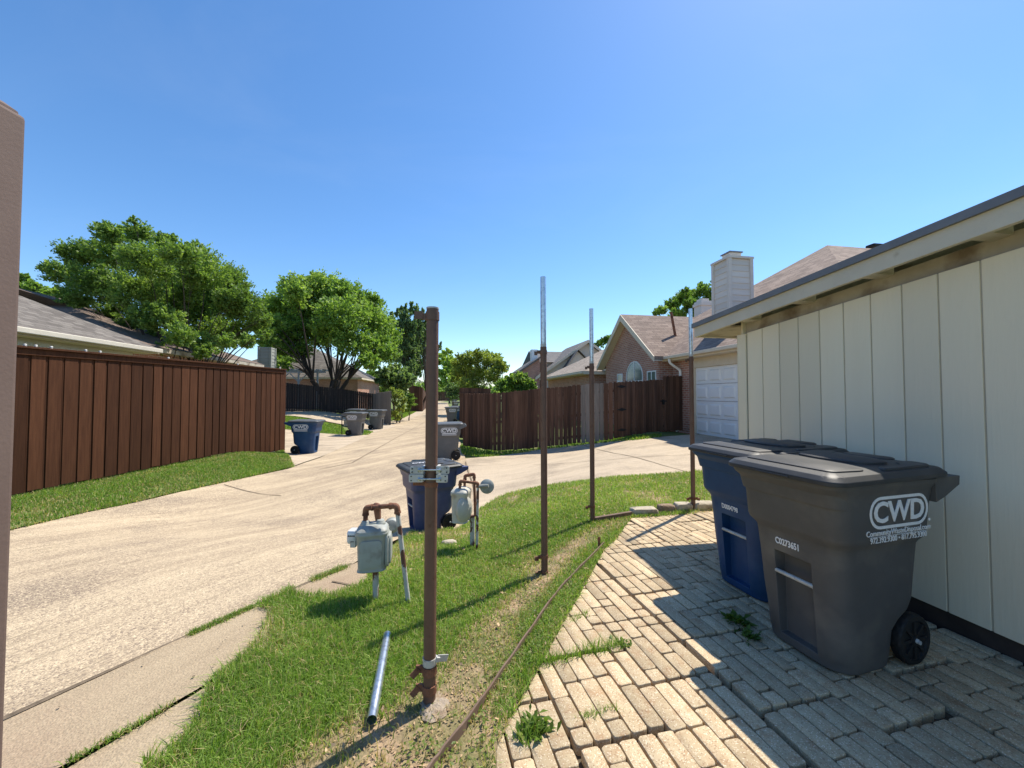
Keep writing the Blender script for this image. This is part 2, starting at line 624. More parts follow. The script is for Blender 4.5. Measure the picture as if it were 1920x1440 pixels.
m_roofgrey = brickmat('shingle_grey', (0.115, 0.1, 0.088), (0.2, 0.178, 0.155), (0.075, 0.068, 0.06), 0.31, 0.14, 0.008, offset=0.37)
m_rooftan = brickmat('shingle_tan', (0.26, 0.215, 0.175), (0.36, 0.305, 0.25), (0.17, 0.14, 0.115), 0.31, 0.14, 0.008, offset=0.37)
m_roofbrown = brickmat('shingle_brown', (0.155, 0.115, 0.095), (0.205, 0.155, 0.13), (0.1, 0.08, 0.065), 0.31, 0.14, 0.008, offset=0.37)
m_roofred = brickmat('shingle_rose', (0.19, 0.138, 0.112), (0.305, 0.23, 0.185), (0.11, 0.08, 0.066), 0.31, 0.14, 0.008, offset=0.37)
m_rooffar = brickmat('shingle_slate', (0.13, 0.125, 0.125), (0.18, 0.17, 0.165), (0.1, 0.095, 0.09), 0.31, 0.14, 0.008, offset=0.37)
m_brickred = brickmat('red_brick', (0.36, 0.15, 0.105), (0.48, 0.235, 0.17), (0.5, 0.42, 0.35), 0.215, 0.078, 0.011)
m_trim = M('trim_beige', (0.62, 0.53, 0.40), (0.68, 0.59, 0.46), 4, 0.7)
m_white = M('white_paint', (0.76, 0.76, 0.74), (0.82, 0.82, 0.8), 3, 0.6)
m_garagedoor = M('garage_door_paint', (0.82, 0.80, 0.77), (0.86, 0.84, 0.81), 2, 0.5)
m_glass = M('window_glass', (0.05, 0.07, 0.085), (0.12, 0.16, 0.19), 1.5, 0.08, spec=0.8)
m_siding = M('siding_pinkish', (0.60, 0.54, 0.49), (0.66, 0.6, 0.55), 4, 0.8, stretch=(0.3, 0.3, 3), tint=0.08)
m_pole = M('brown_steel', (0.115, 0.06, 0.04), (0.155, 0.085, 0.058), 7, 0.55, bump=0.08, bscale=90, c3=(0.09, 0.035, 0.02), c3scale=14, c3amt=(0.6, 0.74), spec=0.45)
m_galv = M('galvanised_steel', (0.52, 0.55, 0.58), (0.66, 0.69, 0.72), 18, 0.32, metal=0.85, c3=(0.42, 0.45, 0.48), c3scale=40)
m_galvdull = M('galvanised_dull', (0.42, 0.42, 0.40), (0.54, 0.54, 0.51), 16, 0.6, metal=0.25, c3=(0.32, 0.3, 0.27), c3scale=30, c3amt=(0.58, 0.7))
m_rust = M('rust', (0.17, 0.07, 0.038), (0.25, 0.115, 0.065), 22, 0.8, bump=0.35, bscale=90, c3=(0.1, 0.04, 0.025), c3scale=12)
m_rustpaint = M('flaking_grey_pipe', (0.42, 0.41, 0.37), (0.5, 0.49, 0.45), 9, 0.75, bump=0.2, bscale=40, stretch=(1, 1, 0.6), c3=(0.13, 0.06, 0.04), c3scale=17, c3amt=(0.50, 0.55))
m_meter = M('meter_paint', (0.31, 0.325, 0.295), (0.37, 0.385, 0.355), 6, 0.5, bump=0.06, bscale=60, c3=(0.24, 0.235, 0.205), c3scale=9)
m_meterdirty = M('meter_paint_worn', (0.45, 0.43, 0.36), (0.53, 0.51, 0.44), 8, 0.6, bump=0.1, bscale=50, c3=(0.36, 0.32, 0.25), c3scale=10, c3amt=(0.58, 0.72))
m_clear = M('clear_plastic', (0.55, 0.55, 0.56), (0.68, 0.68, 0.7), 10, 0.12, spec=0.7)
m_black = M('black_plastic', (0.008, 0.008, 0.008), (0.014, 0.014, 0.014), 9, 0.7, bump=0.1, bscale=200, bdist=0.003)
m_lid = M('lid_plastic', (0.034, 0.034, 0.035), (0.052, 0.052, 0.052), 5, 0.5, bump=0.12, bscale=160, bdist=0.003, c3=(0.085, 0.08, 0.075), c3scale=3, c3amt=(0.55, 0.8), spec=0.35)
m_lidgrey = M('lid_plastic_grey', (0.075, 0.08, 0.085), (0.105, 0.11, 0.115), 5, 0.5, bump=0.1, bscale=160, bdist=0.003)
m_cartgrey = M('cart_grey', (0.076, 0.073, 0.071), (0.095, 0.091, 0.088), 5, 0.6, bump=0.12, bscale=180, bdist=0.003, c3=(0.145, 0.132, 0.115), c3scale=3.5, c3amt=(0.52, 0.72))
m_cartfar = M('cart_grey_light', (0.105, 0.108, 0.11), (0.13, 0.133, 0.135), 5, 0.6, c3=(0.16, 0.157, 0.15), c3scale=2.5, c3amt=(0.55, 0.8))
m_cartblue = M('cart_blue', (0.006, 0.042, 0.125), (0.01, 0.055, 0.155), 5, 0.5, bump=0.1, bscale=180, bdist=0.003, c3=(0.03, 0.075, 0.165), c3scale=3.5, c3amt=(0.52, 0.72))
m_cartpurple = M('cart_blue_faded', (0.042, 0.052, 0.125), (0.058, 0.072, 0.16), 5, 0.5, bump=0.1, bscale=180, bdist=0.003, c3=(0.10, 0.11, 0.19), c3scale=2.2, c3amt=(0.5, 0.75))
m_print = M('white_print', (0.72, 0.72, 0.72), (0.82, 0.82, 0.82), 60, 0.7)
m_printworn = M('worn_print', (0.5, 0.5, 0.52), (0.75, 0.75, 0.76), 40, 0.7)
m_fencebrown = M('fence_stain', (0.052, 0.02, 0.0095), (0.086, 0.035, 0.0165), 5, 0.85, spec=0.15, bump=0.35, bscale=26, stretch=(6, 6, 0.35), tint=0.33, bdist=0.006)
m_fencered = M('fence_weathered', (0.082, 0.042, 0.027), (0.15, 0.082, 0.054), 5, 0.88, spec=0.15, bump=0.35, bscale=26, stretch=(6, 6, 0.3), tint=0.33, bdist=0.006, c3=(0.065, 0.038, 0.028), c3scale=1.2)
m_fencegrey = M('fence_bare_grey', (0.15, 0.125, 0.105), (0.23, 0.195, 0.165), 5, 0.85, bump=0.3, bscale=26, stretch=(6, 6, 0.3), tint=0.25)
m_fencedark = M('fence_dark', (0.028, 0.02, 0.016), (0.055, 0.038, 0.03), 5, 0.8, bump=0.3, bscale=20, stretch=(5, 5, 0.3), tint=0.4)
m_bark = M('bark', (0.085, 0.062, 0.048), (0.15, 0.115, 0.09), 9, 0.9, bump=0.5, bscale=30, stretch=(1, 1, 0.3))
m_barkdark = M('bark_dark', (0.04, 0.03, 0.024), (0.075, 0.055, 0.044), 9, 0.9, bump=0.5, bscale=30, stretch=(1, 1, 0.3))
m_leafelm = leafmat('leaf_olive', [(0, (0.088, 0.150, 0.040)), (0.5, (0.169, 0.263, 0.062)), (1, (0.325, 0.425, 0.119))], 0.48)
m_leafmid = leafmat('leaf_green', [(0, (0.100, 0.175, 0.044)), (0.5, (0.194, 0.306, 0.069)), (1, (0.375, 0.475, 0.138))], 0.48)
m_leafdark = leafmat('leaf_dark', [(0, (0.09, 0.15, 0.075)), (0.5, (0.17, 0.25, 0.115)), (1, (0.30, 0.38, 0.19))], 0.48)
m_leafbright = leafmat('leaf_bright', [(0, (0.175, 0.263, 0.062)), (0.5, (0.300, 0.425, 0.100)), (1, (0.500, 0.600, 0.188))], 0.45)
m_leafyellow = leafmat('leaf_yellow_green', [(0, (0.163, 0.219, 0.056)), (0.5, (0.300, 0.356, 0.088)), (1, (0.525, 0.550, 0.175))], 0.48)
m_gatepost = M('gate_post_paint', (0.13, 0.087, 0.072), (0.155, 0.108, 0.09), 6, 0.75, bump=0.15, bscale=170, bdist=0.003)
m_stone = M('limestone', (0.38, 0.33, 0.25), (0.5, 0.44, 0.34), 8, 0.95, bump=0.8, bscale=18, c3=(0.22, 0.18, 0.13), c3scale=6)
m_footing = M('rough_concrete', (0.27, 0.215, 0.16), (0.42, 0.35, 0.27), 24, 0.95, bump=1.0, bscale=40, c3=(0.25, 0.18, 0.12), c3scale=14)
m_steeledge = M('steel_edging', (0.13, 0.085, 0.06), (0.19, 0.125, 0.09), 14, 0.8, c3=(0.13, 0.07, 0.045), c3scale=6)
m_pergola = M('pergola_grey', (0.40, 0.42, 0.44), (0.48, 0.5, 0.52), 5, 0.7)

m_sidingshaded = M('siding_shaded', (0.26, 0.27, 0.245), (0.32, 0.33, 0.30), 4, 0.8, stretch=(0.3, 0.3, 3), tint=0.08)  # chimney siding darkened: the tree's shade is put into its colour
# ------------------------------------------------------------------ ground sheets
def ground_sheet():
    xs = np.concatenate([[-420, -250, -150, -100, -70], np.arange(-50, 30, 0.5), [30, 45, 70, 100, 150, 250, 420]])
    ys = np.concatenate([[-30, -15, -8], np.arange(-4, 34, 0.5), [34, 40, 50, 65, 90, 130, 190, 280, 420, 650]])
    X, Y = np.meshgrid(xs, ys)
    Z = terr(X, Y) - 0.045
    v = np.stack([X, Y, Z], -1).reshape(-1, 3)
    nx, ny = len(xs), len(ys)
    i = np.arange(nx * ny).reshape(ny, nx)
    f = np.stack([i[:-1, :-1], i[:-1, 1:], i[1:, 1:], i[1:, :-1]], -1).reshape(-1, 4)
    o = np_mesh('ground', v, f, np.zeros((0, 3), int), np.zeros(len(v)), m_turf)
    tag(o, kind='structure')
ground_sheet()

XC = list(np.arange(-24, 16, 0.4)) + list(np.arange(-60, -24, 4))
YC = list(np.arange(-6, 17, 0.4)) + list(np.arange(17, 32, 1.0)) + list(np.arange(34, 60, 5)) + list(np.arange(70, 300, 30))
def drape(name, poly, off, mat, kind='structure', flat=None):
    bm = bmesh.new()
    bm.faces.new([bm.verts.new((p[0], p[1], 0)) for p in poly])
    x0, x1 = min(p[0] for p in poly), max(p[0] for p in poly)
    y0, y1 = min(p[1] for p in poly), max(p[1] for p in poly)
    if flat is None:
        for axis, cuts, lo, hi in ((0, XC, x0, x1), (1, YC, y0, y1)):
            for c in cuts:
                if lo + 1e-3 < c < hi - 1e-3:
                    co, no = [0, 0, 0], [0, 0, 0]
                    co[axis], no[axis] = c, 1
                    bmesh.ops.bisect_plane(bm, geom=bm.verts[:] + bm.edges[:] + bm.faces[:], dist=1e-5, plane_co=co, plane_no=no)
    bmesh.ops.triangulate(bm, faces=bm.faces[:])
    for v in bm.verts:
        v.co.z = (flat if flat is not None else float(terr(v.co.x, v.co.y))) + off
    bmesh.ops.recalc_face_normals(bm, faces=bm.faces[:])
    if sum(f.normal.z for f in bm.faces) < 0:
        bmesh.ops.reverse_faces(bm, faces=bm.faces[:])
    me = bpy.data.meshes.new(name)
    bm.to_mesh(me)
    bm.free()
    me.materials.append(mat)
    o = bpy.data.objects.new(name, me)
    COL.objects.link(o)
    if kind:
        o['kind'] = kind
    return o

def XY(*pxs):
    return [G(*p).xy.to_tuple() for p in pxs]

ALLEY_R = [(-6.4, -6.0), (-4.3, -2.0)] + XY((6, 1353), (160, 1280), (320, 1208), (475, 1139), (570, 1097), (660, 1058), (760, 1004)) + [(-0.72, 5.1), (-0.55, 6.2)]
def wline(w, y):
    return (w - 0.1737 * y, y)
ALLEY_R += [wline(0.62, y) for y in (7.5, 13, 30, 60, 120, 260)]
ALLEY_L = [(-10.6, -6.0), (-7.9, -1.0)] + XY((17, 995), (160, 961), (330, 924), (450, 898), (540, 879), (600, 858)) + [wline(-3.85, y) for y in (14.5, 20, 30, 60, 120, 260)]
alley = drape('alley', ALLEY_R + ALLEY_L[::-1], 0.0, m_alley)

DRIVE_N = XY((900, 954), (926, 938), (952, 925), (1017, 912), (1108, 901), (1186, 893), (1311, 884))
drive = drape('driveway', [(-0.72, 5.1), (-0.55, 6.2)] + [wline(0.62, 7.5), wline(0.62, 11.6)] + XY((905, 857), (1014, 842), (1107, 832), (1200, 824), (1268, 817)) + [(8.6, 13.6), (9.0, 7.6)] + DRIVE_N[::-1], 0.004, m_drive)
left_apron = drape('driveway', XY((470, 812), (531, 805), (646, 815), (700, 812), (672, 826), (600, 857), (545, 876), (470, 880)), 0.005, m_drive)
drape('driveway', XY((430, 765), (531, 766), (640, 778), (716, 789), (742, 800), (702, 811), (650, 797), (531, 779), (430, 775)), 0.006, m_drive)
drape('driveway', XY((742, 785), (760, 777), (792, 766), (800, 770), (765, 790)), 0.007, m_drive)
drape('sidewalk', [(-2.2, 0.5), (-2.1, 1.2)] + XY((125, 1437), (369, 1297), (453, 1240)) + [(-1.2, 2.6), (-0.95, 3.6)] + XY((720, 1035), (660, 1061), (570, 1100), (475, 1142), (320, 1211), (160, 1283), (6, 1356)) + [(-3.2, 0.4)], 0.012, m_strip)
drape('sidewalk', [(-2.2, 0.5)] + XY((118, 1446), (365, 1302), (450, 1244)) + [(-1.15, 2.3), (-0.9, 0.5)], 0.002, m_strip)

def joint(pts, w, off=0.009, mat=None, name='pavement_joint'):
    """thin dirt-filled joint in the concrete along surveyed points"""
    pts = [Vector((p[0], p[1], 0)) for p in pts]
    vs, fs = [], []
    fine = []
    for a, b in zip(pts[:-1], pts[1:]):
        k = max(1, int((b - a).length / 0.3))
        fine += [a.lerp(b, i / k) for i in range(k)]
    fine.append(pts[-1])
    rnd = random.Random(len(fine))
    for i, p in enumerate(fine):
        d = (fine[min(i + 1, len(fine) - 1)] - fine[max(i - 1, 0)]).normalized()
        nrm = Vector((-d.y, d.x, 0))
        jw = w * rnd.uniform(0.6, 1.3)
        c = p + nrm * rnd.uniform(-0.3, 0.3) * w
        for s in (-1, 1):
            q = c + nrm * jw * 0.5 * s
            vs.append((q.x, q.y, float(terr(q.x, q.y)) + off))
    for i in range(len(fine) - 1):
        fs.append((2 * i, 2 * i + 2, 2 * i + 3, 2 * i + 1))
    mb = MB()
    mb.add(vs, fs)
    o = mb.build(name, mat or m_joint)
    o['kind'] = 'structure'
    return o

joint(XY((420, 909), (527, 930)), 0.02)
joint(XY((600, 880), (660, 868), (745, 820), (800, 790)), 0.022)
joint(XY((527, 826), (590, 826), (680, 816)), 0.02)
joint(XY((872, 866), (885, 905), (893, 940)), 0.03)
joint(XY((1095, 835), (1150, 850), (1240, 872), (1290, 886)), 0.022)
joint(XY((1000, 872), (1150, 862), (1300, 853)), 0.016)
joint(XY((6, 1355), (160, 1282), (320, 1210), (475, 1141), (570, 1099), (660, 1060)), 0.03, 0.017)
joint(XY((622, 1094), (692, 1106)), 0.012, 0.018)

# ------------------------------------------------------------------ patio of cut pavers
P1, P2, P3, P4 = G(931, 1403).xy, G(1134, 1031).xy, G(1184, 973).xy, G(1340, 961).xy
PATIO = [Vector((0.0, -1.0)), Vector((-0.055, 1.2)), P1, P2, P3, P4, Vector((2.75, 4.93)), Vector((3.35, 1.0)), Vector((3.6, -1.0))]
def clip_poly(poly, a, b):
    """keep the part of poly to the right of a->b"""
    d = b - a
    def side(p): return d.x * (p[1] - a.y) - d.y * (p[0] - a.x)
    out = []
    for i in range(len(poly)):
        p, q = poly[i], poly[(i + 1) % len(poly)]
        sp, sq = side(p), side(q)
        if sp <= 0: out.append(p)
        if sp * sq < 0:
            t = sp / (sp - sq)
            out.append((p[0] + (q[0] - p[0]) * t, p[1] + (q[1] - p[1]) * t))
    return out

def build_patio():
    rnd = random.Random(5)
    an = R(14.2)
    A = Vector((-math.sin(an), math.cos(an)))
    T = Vector((math.cos(an), math.sin(an)))
    org = G(1006, 1247).xy
    mb = MB()
    CW = 0.089
    splits = [(0.18, 0.09, 0.26), (0.26, 0.18, 0.09), (0.09, 0.26, 0.18), (0.18, 0.26, 0.09), (0.265, 0.265), (0.09, 0.18, 0.26), (0.18, 0.17, 0.18), (0.35, 0.18), (0.18, 0.35), (0.09, 0.35, 0.09)]
    for i in range(-10, 11):                       # across
        stag = rnd.uniform(-0.04, 0.04) + (0.26 if i % 2 else 0.0)
        for j in range(-8, 11):                    # along
            ca, ct = j * 0.539 + stag + rnd.uniform(-0.008, 0.008), i * 0.455 + (0.006 if i % 2 == 0 else -0.004) + rnd.uniform(-0.003, 0.003)
            rot = R(rnd.uniform(-1.0, 1.0))
            dz = rnd.uniform(-0.002, 0.002)
            tilt = (rnd.uniform(-0.006, 0.006), rnd.uniform(-0.006, 0.006))
            slabt = rnd.uniform(-0.35, 0.35)
            for c in range(5):
                y = 0.0
                sp = list(rnd.choice(splits))
                for ln in sp:
                    g = rnd.uniform(0.0065, 0.0105)
                    w, l = CW - g, ln - g
                    cx, cy = c * CW + CW / 2, y + ln / 2
                    y += ln
                    r = min(w, l) * rnd.uniform(0.13, 0.24)
                    jx, jy = rnd.uniform(-0.0025, 0.0025), rnd.uniform(-0.003, 0.003)
                    wob = [rnd.uniform(-0.0035, 0.0035) for _ in range(24)]
                    out = []
                    for k, (px, py) in enumerate(rrect(w, l, r, 4)):
                        px += cx + jx + wob[k % 24] * 0.5
                        py += cy + jy + wob[(k + 7) % 24] * 0.5
                        X = px * math.cos(rot) - py * math.sin(rot)
                        Y = px * math.sin(rot) + py * math.cos(rot)
                        wpt = org + T * (ct + X) + A * (ca + Y)
                        out.append((wpt.x, wpt.y))
                    x, yy = out[0]
                    if yy < -0.9 or x > 3.6 or x < -0.6: continue
                    for a, b in zip(PATIO[1:5], PATIO[2:6]):
                        out = clip_poly(out, a, b)
                        if len(out) < 3: break
                    if len(out) < 3: continue
                    out2 = []
                    for p in out:
                        if not out2 or (abs(p[0] - out2[-1][0]) + abs(p[1] - out2[-1][1])) > 0.002: out2.append(p)
                    out = out2
                    if len(out) < 4: continue
                    mx = sum(p[0] for p in out) / len(out)
                    my = sum(p[1] for p in out) / len(out)
                    if w2uv((mx, my))[1] > 3.13 and w2uv((mx, my))[0] < 3.7: continue
                    if my > 4.95: continue
                    h = 0.012 + dz + rnd.uniform(-0.002, 0.002)
                    rings = []
                    for inset, z in ((0, -0.05), (0, h - 0.004), (0.0012, h - 0.001), (0.0035, h)):
                        ring = []
                        for p in out:
                            dx, dy = p[0] - mx, p[1] - my
                            dl = math.hypot(dx, dy) or 1
                            k = (dl - inset) / dl
                            qx, qy = mx + dx * k, my + dy * k
                            ring.append((qx, qy, z + (tilt[0] * (qx - org.x - T.x * ct - A.x * ca) + tilt[1] * (qy - org.y - T.y * ct - A.y * ca) if z > -0.04 else 0)))
                        rings.append(ring)
                    mb.loft(rings, (False, True), max(-1, min(1, slabt * 0.5 + rnd.gauss(0, 0.5))))
    o = mb.build('patio', m_brick_paver, smooth=50)
    tag(o, kind='structure')
    bed = drape('patio_bedding', [(p.x, p.y) for p in PATIO], -0.032, m_gap, flat=0.0)
build_patio()

# ------------------------------------------------------------------ lawns with real blades
def inpoly(x, y, poly):
    ins = np.zeros(len(x), bool)
    n = len(poly)
    for i in range(n):
        x0, y0 = poly[i][0], poly[i][1]
        x1, y1 = poly[(i + 1) % n][0], poly[(i + 1) % n][1]
        if y0 == y1: continue
        c = ((y0 > y) != (y1 > y)) & (x < (x1 - x0) * (y - y0) / (y1 - y0) + x0)
        ins ^= c
    return ins

def vnoise(x, y, sc_, seed=0):
    """smooth value noise, 0..1"""
    rs = np.random.default_rng(seed)
    tab = rs.random((64, 64))
    X, Y = np.asarray(x) * sc_ + 100, np.asarray(y) * sc_ + 100
    xi, yi = np.floor(X).astype(int), np.floor(Y).astype(int)
    fx, fy = X - xi, Y - yi
    fx, fy = fx * fx * (3 - 2 * fx), fy * fy * (3 - 2 * fy)
    g = lambda a, b: tab[a % 64, b % 64]
    return (g(xi, yi) * (1 - fx) + g(xi + 1, yi) * fx) * (1 - fy) + (g(xi, yi + 1) * (1 - fx) + g(xi + 1, yi + 1) * fx) * fy

def blades(name, x, y, hgt, wid, tint, lean=0.45, mat=None, zoff=0.0, kind='stuff', parent=None, base_z=None):
    n = len(x)
    z = (terr(x, y) if base_z is None else base_z) + zoff
    a = NR.uniform(0, 2 * np.pi, n)
    fx, fy = np.cos(a), np.sin(a)
    la = NR.uniform(0, 2 * np.pi, n)
    lm = np.abs(NR.normal(0, lean, n)) * hgt
    lx, ly = np.cos(la) * lm, np.sin(la) * lm
    v = np.empty((n, 5, 3))
    v[:, 0] = np.stack([x - fx * wid / 2, y - fy * wid / 2, z], 1)
    v[:, 1] = np.stack([x + fx * wid / 2, y + fy * wid / 2, z], 1)
    v[:, 2] = np.stack([x - fx * wid * .38 + lx * .35, y - fy * wid * .38 + ly * .35, z + hgt * .55], 1)
    v[:, 3] = np.stack([x + fx * wid * .38 + lx * .35, y + fy * wid * .38 + ly * .35, z + hgt * .55], 1)
    v[:, 4] = np.stack([x + lx, y + ly, z + hgt * (1 - 0.35 * np.clip(lm / hgt, 0, 1.6))], 1)
    b = np.arange(n) * 5
    q = np.stack([b, b + 1, b + 3, b + 2], 1)
    t = np.stack([b + 2, b + 3, b + 4], 1)
    o = np_mesh(name, v.reshape(-1, 3), q, t, np.repeat(tint, 5), mat or m_grass, parent)
    if kind: o['kind'] = kind
    return o

def scatter(poly, n_per_m2):
    xs, ys = [p[0] for p in poly], [p[1] for p in poly]
    area = (max(xs) - min(xs)) * (max(ys) - min(ys))
    n = int(area * n_per_m2)
    x, y = NR.uniform(min(xs), max(xs), n), NR.uniform(min(ys), max(ys), n)
    k = inpoly(x, y, poly)
    return x[k], y[k]

def segdist(x, y, pts):
    d = np.full(len(x), 1e9)
    for a, b in zip(pts[:-1], pts[1:]):
        dx, dy = b[0] - a[0], b[1] - a[1]
        t = np.clip(((x - a[0]) * dx + (y - a[1]) * dy) / (dx * dx + dy * dy), 0, 1)
        d = np.minimum(d, np.hypot(x - a[0] - t * dx, y - a[1] - t * dy))
    return d

LAWN_EDGE = XY((272, 1440), (328, 1415), (375, 1344), (390, 1297), (453, 1240), (481, 1203), (506, 1150), (478, 1139), (545, 1108), (570, 1121), (622, 1122), (684, 1097), (700, 1064), (745, 1022), (770, 1000))
LAWN = [(-0.75, 0.9), (-1.15, 1.2)] + LAWN_EDGE + [(-0.70, 5.05)] + DRIVE_N + [(4.6, 7.65), (4.4, 4.55), (2.6, 4.45)] + XY((1340, 962), (1184, 974), (1152, 1019), (1134, 1033), (1040, 1203), (931, 1405)) + [(-0.06, 1.1)]
lawn_under = drape('lawn', LAWN, 0.010, m_soil)
EDGING = XY((800, 1475), (826, 1437), (891, 1353), (947, 1269), (997, 1194), (1047, 1119), (1088, 1075), (1135, 1025))
DRYLINE = XY((700, 1440), (800, 1400), (830, 1330), (880, 1262), (940, 1170), (1000, 1110), (1060, 1040), (1120, 1000), (1180, 975))

def near_lawn():
    x, y = scatter(LAWN, 17000)
    dist = np.hypot(x, y)
    keep = NR.random(len(x)) < np.clip(1.15 - (dist - 1.6) / 4.6, 0.20, 1.0)
    x, y = x[keep], y[keep]
    dl = segdist(x, y, DRYLINE)
    nz = vnoise(x, y, 2.1, 3) * 0.65 + vnoise(x, y, 6.3, 4) * 0.35
    width = 0.125 + 0.23 * np.clip((2.6 - y) / 1.3, 0, 1)
    dry = np.clip(1.25 - dl / width, 0, 1) * np.clip((5.0 - y), 0, 1)
    dry = np.clip(dry + np.clip((nz - 0.56) * 2.6, 0, 0.6), 0, 1)
    ed = segdist(x, y, [(q[0], q[1]) for q in LAWN_EDGE])
    dens = 1 - 0.86 * np.clip(dry * (0.55 + nz), 0, 1)
    k = NR.random(len(x)) < dens
    x, y, dry, nz = x[k], y[k], dry[k], nz[k]
    big = vnoise(x, y, 1.1, 8)
    lush = np.clip((-0.3 - x) / 0.9, 0, 1) * np.clip((3.4 - y) / 1.0, 0, 1)
    h = 0.026 + 0.026 * nz + 0.055 * lush * (0.3 + big) + NR.uniform(0, 0.024, len(x))
    h *= 1 - 0.35 * dry
    wd = NR.uniform(0.003, 0.006, len(x)) * (1 + 0.16 * np.clip(y - 2, 0, 5))
    tint = 0.10 + 0.6 * (nz - 0.5) + 0.55 * (big - 0.5) + NR.normal(0, 0.36, len(x))
    tint = np.clip(tint + 0.1 * np.clip(y - 3.5, 0, 2), -0.55, 1)
    st = NR.random(len(x)) < 0.12 + 0.55 * dry
    tint[st] = NR.uniform(-1, -0.68, st.sum())
    o = blades('grass', x, y, h, wd, tint, 0.85, zoff=0.008)
near_lawn()

STRIP = XY((10, 940), (22, 936), (200, 896), (531, 848), (545, 876), (450, 897), (330, 923), (160, 960), (17, 994)) + [(-6.4, 3.2), (-8.3, 3.4)]
drape('verge', STRIP, 0.008, m_turf)
STRIPX = XY((10, 938), (22, 934), (200, 894), (531, 846), (552, 876), (450, 899), (330, 925), (160, 962), (17, 997)) + [(-6.2, 3.2), (-8.3, 3.4)]
x, y = scatter(STRIPX, 3600)
sn = vnoise(x, y, 1.7, 5) * 0.6 + vnoise(x, y, 5.1, 6) * 0.4
k = NR.random(len(x)) < 0.35 + 1.1 * sn
x, y, sn = x[k], y[k], sn[k]
stt = np.clip(NR.normal(-0.3, 0.3, len(x)) + 0.9 * (sn - 0.5), -0.75, 0.8)
stw = NR.random(len(x)) < 0.08
stt[stw] = -0.9
blades('grass', x, y, NR.uniform(0.03, 0.075, len(x)) * (0.6 + sn), NR.uniform(0.007, 0.013, len(x)), stt, 0.8, zoff=0.005)
VERGES = [XY((866, 853), (905, 858), (1014, 843), (1107, 833), (1200, 825), (1240, 820), (1240, 815), (1107, 827), (924, 846), (905, 846), (872, 835), (862, 836)),
          XY((480, 779), (531, 780), (640, 798), (655, 815), (640, 814), (531, 804), (480, 809)),
          XY((655, 800), (700, 810), (690, 816), (655, 816)),
          XY((728, 785), (745, 790), (775, 775), (790, 766), (770, 768), (742, 775))]
for poly in VERGES:
    x, y = scatter(poly, 700)
    blades('grass', x, y, NR.uniform(0.04, 0.10, len(x)), NR.uniform(0.016, 0.03, len(x)), np.clip(NR.normal(-0.05, 0.35, len(x)), -0.9, 0.8), 0.5)

def patch(name, label, cat, pts, spread, n, h, w, tint, lean=0.6, mat=None):
    """a tuft of weeds or grass rooted along surveyed points"""
    P0 = G(*pts[len(pts) // 2])
    xs, ys = [], []
    q = [G(*p).xy for p in pts]
    for _ in range(n):
        i = random.randrange(max(1, len(q) - 1))
        c = q[i].lerp(q[min(i + 1, len(q) - 1)], random.random())
        xs.append(c.x + random.gauss(0, spread))
        ys.append(c.y + random.gauss(0, spread))
    xs, ys = np.array(xs), np.array(ys)
    o = blades(name, xs - P0.x, ys - P0.y, NR.uniform(h * 0.5, h * 1.2, n), NR.uniform(w * 0.7, w * 1.3, n), np.clip(NR.normal(tint, 0.25, n), -1, 1), lean, mat, kind=None, base_z=np.full(n, -0.004))
    o.location = (P0.x, P0.y, float(terr(P0.x, P0.y)))
    return o
jt = np.array(XY((6, 1353), (160, 1281), (320, 1209), (475, 1140)))
for a, b, c in ((0, 1, 300), (1, 2, 520), (2, 3, 620)):
    pass
def joint_grass(pts, n, sp, h):
    q = [Vector(p) for p in XY(*pts)]
    xs, ys = [], []
    while len(xs) < n:
        i = random.randrange(len(q) - 1)
        t = random.random()
        c = q[i].lerp(q[i + 1], t)
        if vnoise(np.array([c.x]), np.array([c.y]), 5.5, 21)[0] < 0.33: continue
        xs.append(c.x + random.gauss(0, sp)); ys.append(c.y + random.gauss(0, sp))
    xs, ys = np.array(xs), np.array(ys)
    blades('grass', xs, ys, NR.uniform(h * 0.4, h, n), NR.uniform(0.003, 0.005, n), np.clip(NR.normal(-0.35, 0.35, n), -1, 0.6), 1.0, zoff=0.01)
joint_grass([(6, 1354), (160, 1282), (320, 1210), (475, 1141)], 1500, 0.013, 0.035)
joint_grass([(120, 1440), (250, 1368), (369, 1298), (450, 1242)], 480, 0.011, 0.035)
joint_grass([(545, 1108), (600, 1086), (662, 1060)], 700, 0.02, 0.05)

def flakes(name, poly, n, size, mat, tint=(0, 0.4), dens=None, up=0.3, zoff=0.012):
    x, y = scatter(poly, n)
    if dens is not None:
        k = NR.random(len(x)) < dens(x, y)
        x, y = x[k], y[k]
    m = len(x)
    z = terr(x, y) + zoff
    nrm = np.stack([NR.normal(0, up, m), NR.normal(0, up, m), np.ones(m)], 1)
    nrm /= np.linalg.norm(nrm, axis=1)[:, None]
    a = NR.uniform(0, 2 * np.pi, m)
    t = np.stack([np.cos(a), np.sin(a), np.zeros(m)], 1)
    t -= nrm * (t * nrm).sum(1)[:, None]
    b = np.cross(nrm, t)
    L = NR.uniform(0.5, 1.2, m)[:, None] * size
    c = np.stack([x, y, z], 1)
    v = np.stack([c - t * L, c - b * L * .5, c + t * L, c + b * L * .5], 1).reshape(-1, 3)
    i = np.arange(m) * 4
    o = np_mesh(name, v, np.stack([i, i + 1, i + 2, i + 3], 1), np.zeros((0, 3), int), np.repeat(np.clip(NR.normal(tint[0], tint[1], m), -1, 1), 4), mat)
    o['kind'] = 'stuff'
    return o
NEARLAWN = [p for p in LAWN]
def drydens(x, y):
    return np.clip(1.1 - segdist(x, y, DRYLINE) / 0.24, 0, 1) * np.clip(5.2 - y, 0, 1)
flakes('leaf_litter', NEARLAWN, 2600, 0.009, m_litter, (0.2, 0.6), drydens, 0.5, 0.016)
